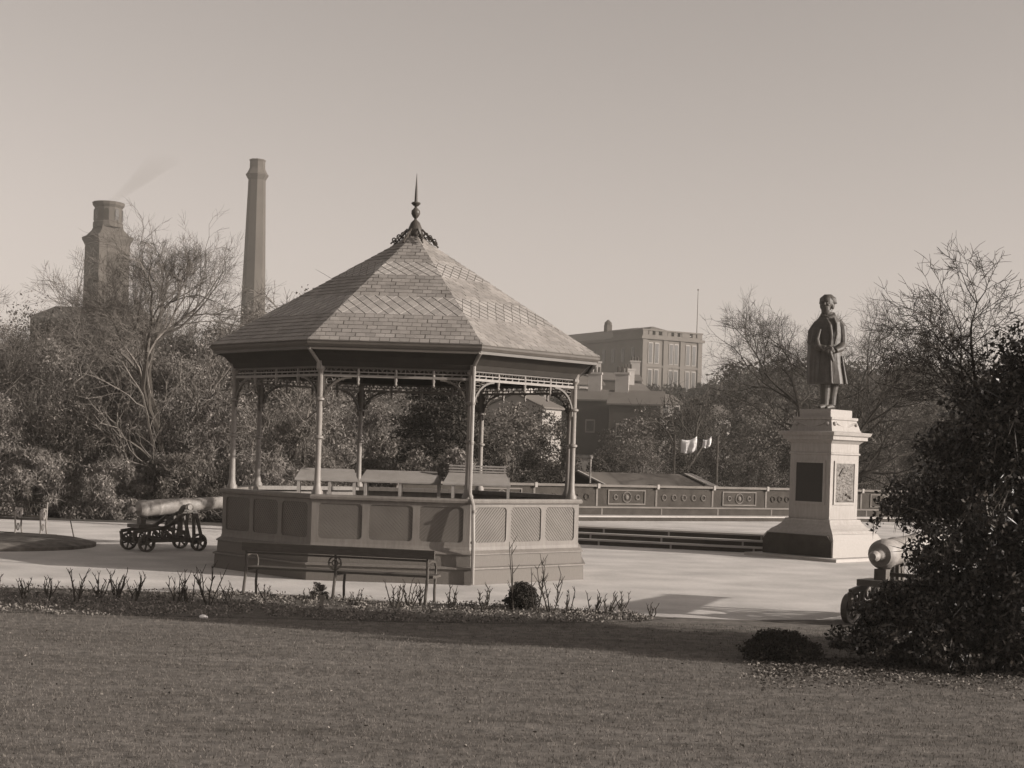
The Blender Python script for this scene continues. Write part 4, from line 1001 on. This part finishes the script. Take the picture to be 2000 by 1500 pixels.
for zz, hh in ((HT-7.4, 4.3), (HT-13.2, 4.2)):
    for xx in (1.7, 3.4, 7.3, 8.7, 11.9, 13.6):
        w = MB(); w.box(xx-0.15, xx+1.05, -0.12, -0.01, zz-0.15, zz+hh+0.2); fo = w.build('window', 'pale_wall', mill)
        w = MB(); w.box(xx, xx+0.9, -0.15, -0.121, zz, zz+hh); w.build('pane', 'pane', fo)
for zz in (HT-7.2, HT-13):
    for i in range(8):
        y = 3+i*4.0; w = MB(); w.box(-0.10, -0.01, y, y+1.3, zz, zz+3.2); w.build('window', 'pane', mill)
fp = at(1361, 648, 338); m_ = MB(); m_.tube([(0, 0, 0), (0, 0, at(1361, 566, 338).z-fp.z+1.2)], [0.11, 0.06], 6); m_.ball((0, 0, at(1361, 566, 338).z-fp.z+1.2), 0.2, 6)
o = m_.build('flagpole', 'roofs'); o.location = (fp.x, 338, fp.z-1.2); tag(o, 'thin bare flagpole on the right end of the mill roof', 'flagpole')
# long low mill range behind the left wood
p0 = at(60, 590, 300); p1 = at(290, 602, 300)
lm = thing('mill_shed', 'long low mill range with a plain roof just visible over the left wood', 'mill', (p0.x, 300, 12))
wd = p1.x-p0.x; hh = p0.z-12
m_ = MB(); m_.box(0, wd, 0, 14, 0, hh-3); m_.build('wall', 'milld', lm)
m_ = MB(); m_.add([(-0.5, -0.5, hh-3), (wd+0.5, -0.5, hh-3), (wd+0.5, 14.5, hh-3), (-0.5, 14.5, hh-3), (3, 7, hh), (wd-3, 7, hh)], [(0, 1, 5, 4), (1, 2, 5), (2, 3, 4, 5), (3, 0, 4)]); m_.build('roof', 'roofs', lm)
m_ = MB(); cx_ = at(255, 600, 300).x-p0.x; m_.box(cx_-0.6, cx_+0.6, 5, 6.2, hh-2, hh+1.5); m_.build('chimney', 'chim', lm)
# tower shaped chimney on the left
tc_ = at(206, 600, 300)
tw2 = thing('tower_chimney', 'stout square stone tower chimney with round arched lantern, far left', 'chimney', (tc_.x, 300, 10), R(45-4))
def zt(py, px=206, Y=300): return at(px, py, Y).z-10
def sqp(prof, name, m, parent): 
    m_ = MB(); sq(m_, prof); return m_.build(name, m, parent)
hwid = 45/9.72/math.sqrt(2)
sqp([(hwid*1.04, 0), (hwid, zt(480))], 'shaft', 'chim', tw2)
sqp([(hwid, zt(480)), (hwid*1.04, zt(476)), (hwid*1.14, zt(468)), (hwid*1.15, zt(464)), (hwid*0.95, zt(460)), (hwid*0.72, zt(450)), (hwid*0.62, zt(440)), (hwid*0.5, zt(439))], 'cornice', 'chim', tw2)
m_ = MB(); m_.lathe([(2.95, zt(445)), (2.95, zt(436)), (2.75, zt(434)), (2.7, zt(407)), (3.1, zt(402)), (3.2, zt(397)), (3.05, zt(396)), (2.3, zt(396))], 16); m_.build('lantern', 'chim', tw2)
for k in range(8):
    a = k*math.pi/4+0.2; rm = Matrix.Rotation(a, 4, 'Z'); m_ = MB()
    zb_, zt_ = zt(432), zt(414)
    pts = [(-0.45, zb_), (0.45, zb_)]+[(0.45*math.cos(t*math.pi/6), zt_+0.45*math.sin(t*math.pi/6)) for t in range(7)]
    m_.prism(pts, 2.62, 2.83, rm @ Matrix(((0, 0, 1, 0), (1, 0, 0, 0), (0, 1, 0, 0), (0, 0, 0, 1)))); m_.build('opening', 'pane', tw2)
for k in range(4):
    rm = Matrix.Rotation(k*math.pi/2, 4, 'Z'); m_ = MB(); w_ = hwid*0.5
    m_.box(-w_, w_, -hwid-0.06, -hwid+0.3, zt(560), zt(495), rm); m_.build('recess', 'milld', tw2)
# tall octagonal chimney
cc_ = at(494, 610, 340)
ch = thing('mill_chimney', 'tall slender octagonal mill chimney with corbelled crown', 'chimney', (cc_.x, 340, 12), 0)
def zc(py, px=496): return at(px, py, 340).z-12
m_ = MB(); m_.lathe([(3.1, 0), (2.75, zc(605)), (1.95, zc(352))], 8, ph=R(12)); m_.build('shaft', 'chim', ch)
m_ = MB(); m_.lathe([(1.95, zc(352)), (2.15, zc(349)), (2.5, zc(344)), (2.6, zc(341)), (2.3, zc(339)), (1.85, zc(331)), (1.75, zc(328)), (1.72, zc(316)), (1.85, zc(314)), (1.85, zc(312)), (1.3, zc(312))], 8, ph=R(12)); m_.build('crown', 'chim', ch)
# cottages across the valley
def cottage(label, px0, px1, Y, z0, ze, zr, rz, depth, mw='dark_wall', stacks=(), wins=(), mr='roofs'):
    a, b = at(px0, 800, Y).x, at(px1, 800, Y).x; w = (b-a)
    t = thing('cottage', label, 'house', ((a+b)/2, Y, z0), rz, 'cottages on the far slope')
    m_ = MB(); m_.box(-w/2, w/2, 0, depth, 0, ze-z0)
    m_.add([(-w/2, 0, ze-z0), (-w/2, depth, ze-z0), (-w/2, depth/2, zr-z0-0.1)], [(0, 2, 1)]); m_.add([(w/2, 0, ze-z0), (w/2, depth, ze-z0), (w/2, depth/2, zr-z0-0.1)], [(0, 1, 2)])
    m_.build('wall', mw, t)
    m_ = MB()
    for s in (0, 1):
        y0 = -0.35 if s == 0 else depth+0.35
        vs = [(-w/2-0.3, y0, ze-z0-0.12), (w/2+0.3, y0, ze-z0-0.12), (w/2+0.3, depth/2, zr-z0), (-w/2-0.3, depth/2, zr-z0)]
        vs += [(x, y, z+0.18) for x, y, z in vs]
        m_.add(vs, [(3, 2, 1, 0), (4, 5, 6, 7), (0, 1, 5, 4), (1, 2, 6, 5), (2, 3, 7, 6), (3, 0, 4, 7)])
    r_ = m_.build('roof', mr, t)
    for sx in stacks:
        m_ = MB(); m_.box(sx*w/2-0.75, sx*w/2+0.75, depth/2-0.6, depth/2+0.6, zr-z0-0.6, zr-z0+1.9); m_.box(sx*w/2-0.85, sx*w/2+0.85, depth/2-0.7, depth/2+0.7, zr-z0+1.9, zr-z0+2.15)
        c_ = m_.build('chimney', 'pale_wall', r_)
        for q in (-0.45, 0, 0.45):
            m_ = MB(); m_.lathe([(0.16, zr-z0+2.15), (0.13, zr-z0+2.8)], 8, Matrix.Translation((sx*w/2+q, depth/2, 0))); m_.build('chimney_pot', 'milld', c_)
    for (wx, wz) in wins:
        m_ = MB(); m_.box(wx-0.55, wx+0.55, -0.06, 0.02, wz-0.75, wz+0.75); f_ = m_.build('window', 'pale_wall', t)
        m_ = MB(); m_.box(wx-0.42, wx+0.42, -0.09, -0.061, wz-0.6, wz+0.6); m_.build('pane', 'pane', f_)
    return t
cottage('dark walled cottage with lit roof and tall chimney, nearest below the mill', 1190, 1290, 165, 0, 8.4, 9.9, R(-8), 6, stacks=(-0.6,), wins=((-1.5, 5.5), (1.5, 5.5)))
cottage('cottage with a pale chimney left of the dark walled one, behind the right bandstand column', 1100, 1190, 172, 0, 9.0, 10.2, R(-8), 6, stacks=(0.25,), wins=((-2, 6), (0.5, 6)))
cottage('pale gabled cottage seen through the right opening of the bandstand', 1045, 1112, 150, 0, 7.2, 8.6, R(55), 7, 'pale_wall', stacks=(0.0,), wins=((-1.2, 5), (1.2, 5)))
cottage('pale cottage high on the slope seen under the right bandstand frieze', 950, 1075, 200, 2, 13.0, 15.0, R(10), 6, 'pale_wall', stacks=(-0.4, 0.6), wins=((-3, 9), (0, 9), (3, 9)))
cottage('small house with lit roof between the mill and the leaning bare tree', 1396, 1430, 150, 1, 6.9, 8.0, R(20), 5, 'pale_wall', wins=((0, 4.5),))
cottage('long house with pale curved roof line directly under the mill', 1150, 1250, 230, 4, 14.5, 15.6, R(5), 7, 'milld', stacks=(0.9,))
cottage('pale house end glimpsed between the left front columns', 640, 672, 150, 0, 7.4, 8.6, R(30), 5, 'pale_wall')
cottage('small pale house with dark windows left of the tallest cottage chimney', 1128, 1176, 200, 3, 12.2, 13.3, R(12), 5, 'pale_wall', stacks=(0.7,), wins=((-1.0, 8), (1.0, 8)))
cottage('pale house front between the cottage chimneys and the mill windows', 1228, 1268, 205, 3, 11.6, 12.7, R(20), 5, 'pale_wall', stacks=(-0.5,), wins=((-1.0, 7.4), (0.9, 7.4)))
cottage('narrow lit house at the right end of the cottage row', 1290, 1330, 190, 3, 9.6, 10.7, R(25), 5, 'pale_wall', wins=((-0.8, 5.6), (0.8, 5.6)))
# pavilion roof just beyond the terrace wall
pa, pb = at(1128, 921, 60), at(1352, 925, 63)
d = (pb-pa); L = d.xy.length; rz = math.atan2(d.y, d.x)
pv = thing('pavilion', 'long low pavilion roof with pale verges just beyond the terrace wall', 'pavilion', (pa.x, pa.y, T(pa.x+2, pa.y)), rz)
zr = pa.z-T(pa.x+2, pa.y)
m_ = MB(); m_.box(0.3, L+0.5, -1.6, 1.8, 0, zr-0.95); m_.build('wall', 'milld', pv)
m_ = MB(); m_.add([(0, 0, zr), (L, 0, zr), (L+1.0, -2.2, zr-0.95), (1.0, -2.2, zr-0.95), (0, 2.2, zr-0.95), (L, 2.2, zr-0.95), (0.02, 0, zr-0.1), (L, 0, zr-0.1), (L+1.0, -2.2, zr-1.05), (1.0, -2.2, zr-1.05)], [(0, 3, 2, 1), (0, 1, 5, 4), (2, 3, 9, 8), (6, 7, 8, 9), (0, 6, 9, 3), (1, 2, 8, 7)]); m_.build('roof', 'roofs', pv)
m_ = MB(); m_.bar((0, 0, zr+0.03), (1.0, -2.2, zr-0.92), 0.14, 0.06); m_.bar((L-0.25, 0, zr+0.03), (L+0.75, -2.2, zr-0.92), 0.7, 0.05); m_.build('verge', 'pale_wall', pv)
# washing on a line
def linen(label, px0, px1, py0, py1, Y, seed):
    a, b = at(px0, py0, Y), at(px1, py0, Y); h = (py1-py0)*Y/F; w = b.x-a.x; m_ = MB(); n = 10; mm = 6; rnd = random.Random(seed)
    for j in range(mm+1):
        for i in range(n+1):
            m_.v.append((w*i/n, 0.10*math.sin(i*1.3+j*0.3)*(j/mm), -h*j/mm-0.10*math.sin(math.pi*i/n)+0.15*i/n))
    for j in range(mm):
        for i in range(n): m_.f.append((j*(n+1)+i, j*(n+1)+i+1, (j+1)*(n+1)+i+1, (j+1)*(n+1)+i))
    o = m_.build('linen_sheet', 'white', smooth=True); md = o.modifiers.new('t', 'SOLIDIFY'); md.thickness = 0.02
    o.location = (a.x, Y, a.z); tag(o, label, 'sheet', 'white sheets hung to dry'); return a, b
a, b = linen('larger white sheet drying on the far slope, left one of two', 1331, 1361, 858, 884, 68, 1)
a2, b2 = linen('smaller white sheet drying on the far slope, right one of two', 1373, 1389, 858, 874, 68, 2)
wl = thing('washing_line', 'washing line on two thin posts with white sheets on the far slope', 'washing line', (a.x-0.3, 68.02, T(a.x, 68)))
zl = a.z-T(a.x, 68)+0.10
for xx in (0, b2.x-a.x+0.6):
    m_ = MB(); m_.tube([(xx, 0, 0), (xx, 0, zl+0.1)], 0.05, 6); m_.build('post', 'bark', wl)
m_ = MB(); m_.tube([(0, 0, zl+0.05), ((b2.x-a.x+0.6)/2, 0, zl-0.02), (b2.x-a.x+0.6, 0, zl+0.05)], 0.012, 5); m_.build('line', 'bark', wl)
lp = at(1153, 918, 58.5); m_ = MB(); m_.tube([(0, 0, 0), (0, 0, at(1151, 895, 58.5).z-T(lp.x, 58.5))], 0.035, 6); m_.ball((0, 0, at(1151, 893, 58.5).z-T(lp.x, 58.5)), 0.09, 8)
o = m_.build('marker_post', 'pale_wall'); o.location = (lp.x, 58.5, T(lp.x, 58.5)); tag(o, 'thin pale post with a knob standing behind the pavilion roof by the right column', 'post')
# far wood on the hillside, one mass
rg = np.random.default_rng(9)
Cs, Rs = [], []
for i in range(1500):
    Y = rg.uniform(150, 350); X = rg.uniform(-0.42, 0.42)*Y
    pxx = 1000+X/Y*F
    if 1040 < pxx < 1400 and Y > 140: continue
    if pxx < 1100 and Y < 200: continue
    z = T(X, Y); s = rg.uniform(2.2, 4.0)
    for q in range(3): Cs.append((X+rg.normal(0, 1.5), Y+rg.normal(0, 1.5), z+s*(0.7+0.55*q))); Rs.append((s*0.8, s*0.8, s*0.7))
for i in range(170):   # trees in front of the mill foot
    Y = rg.uniform(205, 300); X = rg.uniform(0.015, 0.15)*Y; z = T(X, Y)
    s = 1.7
    for q in range(3): Cs.append((X+rg.normal(0, 1), Y, z+s*(0.6+0.5*q))); Rs.append((s, s, s*0.8))
Cs, Rs = np.array(Cs), np.array(Rs)
P, U, V = leaves(rg, 190000, Cs, Rs, 0.33, 0, 1.4)
o = quads('hillside_wood', P, U, V, 'wood'); tag(o, 'distant dark woods covering the far hillside', 'wood', kind='stuff')
# smoke from the tower chimney
sm = MB(); s0 = at(214, 394, 300); pts = []; rad = []
for i in range(14):
    t = i/13; e = at(214+110*t**0.85, 394-105*t, 300); pts.append((e.x-s0.x, 3*t, e.z-s0.z)); rad.append(0.5+2.6*t)
sm.tube(pts, rad, 14)
o = sm.build('smoke', M['white'], smooth=True); o.location = s0; tag(o, 'faint dark smoke drifting right from the tower chimney', 'smoke', kind='stuff')
vm = bpy.data.materials.new('thin smoke'); vm.use_nodes = True; nt = vm.node_tree; nt.nodes.remove(nt.nodes['Principled BSDF'])
pv_ = nt.nodes.new('ShaderNodeVolumePrincipled'); pv_.inputs['Color'].default_value = (0.25, 0.22, 0.19, 1); pv_.inputs['Density'].default_value = 0.03
tc = nt.nodes.new('ShaderNodeTexCoord'); sx_ = nt.nodes.new('ShaderNodeSeparateXYZ'); nt.links.new(tc.outputs['Object'], sx_.inputs[0]); mr = nt.nodes.new('ShaderNodeMapRange'); mr.inputs['From Max'].default_value = 10.6; mr.inputs['To Min'].default_value = 0.10; mr.inputs['To Max'].default_value = 0.0
nt.links.new(sx_.outputs['Z'], mr.inputs['Value']); nt.links.new(mr.outputs['Result'], pv_.inputs['Density'])
nt.links.new(pv_.outputs['Volume'], nt.nodes['Material Output'].inputs['Volume'])
o.data.materials.clear(); o.data.materials.append(vm)

# haze
if True:
    hz = MB(); hz.box(-950, 950, -40, 1200, -6, 95); o = hz.build('haze', M['white']); o['kind'] = 'stuff'; o['label'] = 'thin pale haze over the whole park and valley'; o['category'] = 'haze'
    hm = bpy.data.materials.new('haze air'); hm.use_nodes = True; nt = hm.node_tree; nt.nodes.remove(nt.nodes['Principled BSDF'])
    pv_ = nt.nodes.new('ShaderNodeVolumePrincipled'); pv_.inputs['Color'].default_value = (0.93, 0.88, 0.80, 1); pv_.inputs['Density'].default_value = 0.0004
    nt.links.new(pv_.outputs['Volume'], nt.nodes['Material Output'].inputs['Volume'])
    o.data.materials.clear(); o.data.materials.append(hm)

# ------------------------------------------------------------------ light
SAZ, SEL = R(75), R(16)          # azimuth from the camera side towards the right
sd_ = Vector((math.sin(SAZ)*math.cos(SEL), -math.cos(SAZ)*math.cos(SEL), math.sin(SEL)))
sun = bpy.data.lights.new('sun', 'SUN'); sun.energy = 5.0; sun.angle = R(0.6); sun.color = (1.0, 0.925, 0.85)
so_ = bpy.data.objects.new('sun', sun); COL.objects.link(so_); so_.rotation_euler = sd_.to_track_quat('Z', 'Y').to_euler(); so_.location = (30, -20, 40)
w = bpy.data.worlds.new('World'); sc.world = w; w.use_nodes = True
nt = w.node_tree; bg = nt.nodes['Background']
sky = nt.nodes.new('ShaderNodeTexSky'); sky.sky_type = 'NISHITA'; sky.sun_disc = False
sky.sun_elevation = SEL; sky.sun_rotation = math.atan2(sd_.x, sd_.y); sky.air_density = 1.0; sky.dust_density = 2.5; sky.ozone_density = 1.0
bw = nt.nodes.new('ShaderNodeRGBToBW'); nt.links.new(sky.outputs['Color'], bw.inputs['Color'])
mx = nt.nodes.new('ShaderNodeVectorMath'); mx.operation = 'SCALE'; mx.inputs[0].default_value = (1.0, 0.90, 0.845)
nt.links.new(bw.outputs['Val'], mx.inputs['Scale']); nt.links.new(mx.outputs['Vector'], bg.inputs['Color'])
bg.inputs['Strength'].default_value = 0.12

cam = bpy.data.cameras.new('camera'); co = bpy.data.objects.new('camera', cam); COL.objects.link(co); sc.camera = co
cam.sensor_fit = 'HORIZONTAL'; cam.sensor_width = 36.0; cam.lens = F/2000*36.0
cam.clip_end = 5000; cam.clip_start = 0.1
co.location = (0, 0, EYE)
co.matrix_world = Matrix.Translation((0, 0, EYE)) @ Matrix.Rotation(R(90), 4, 'X') @ Matrix.Rotation(ROLL, 4, 'Z')
cam.shift_y = 140/2000; cam.shift_x = 0.0
sc.view_settings.view_transform = 'Standard'; sc.view_settings.look = 'None'; sc.view_settings.exposure = 0.6; sc.view_settings.gamma = 1.0
sc.cycles.volume_bounces = 0; sc.cycles.max_bounces = 6; sc.cycles.transparent_max_bounces = 8
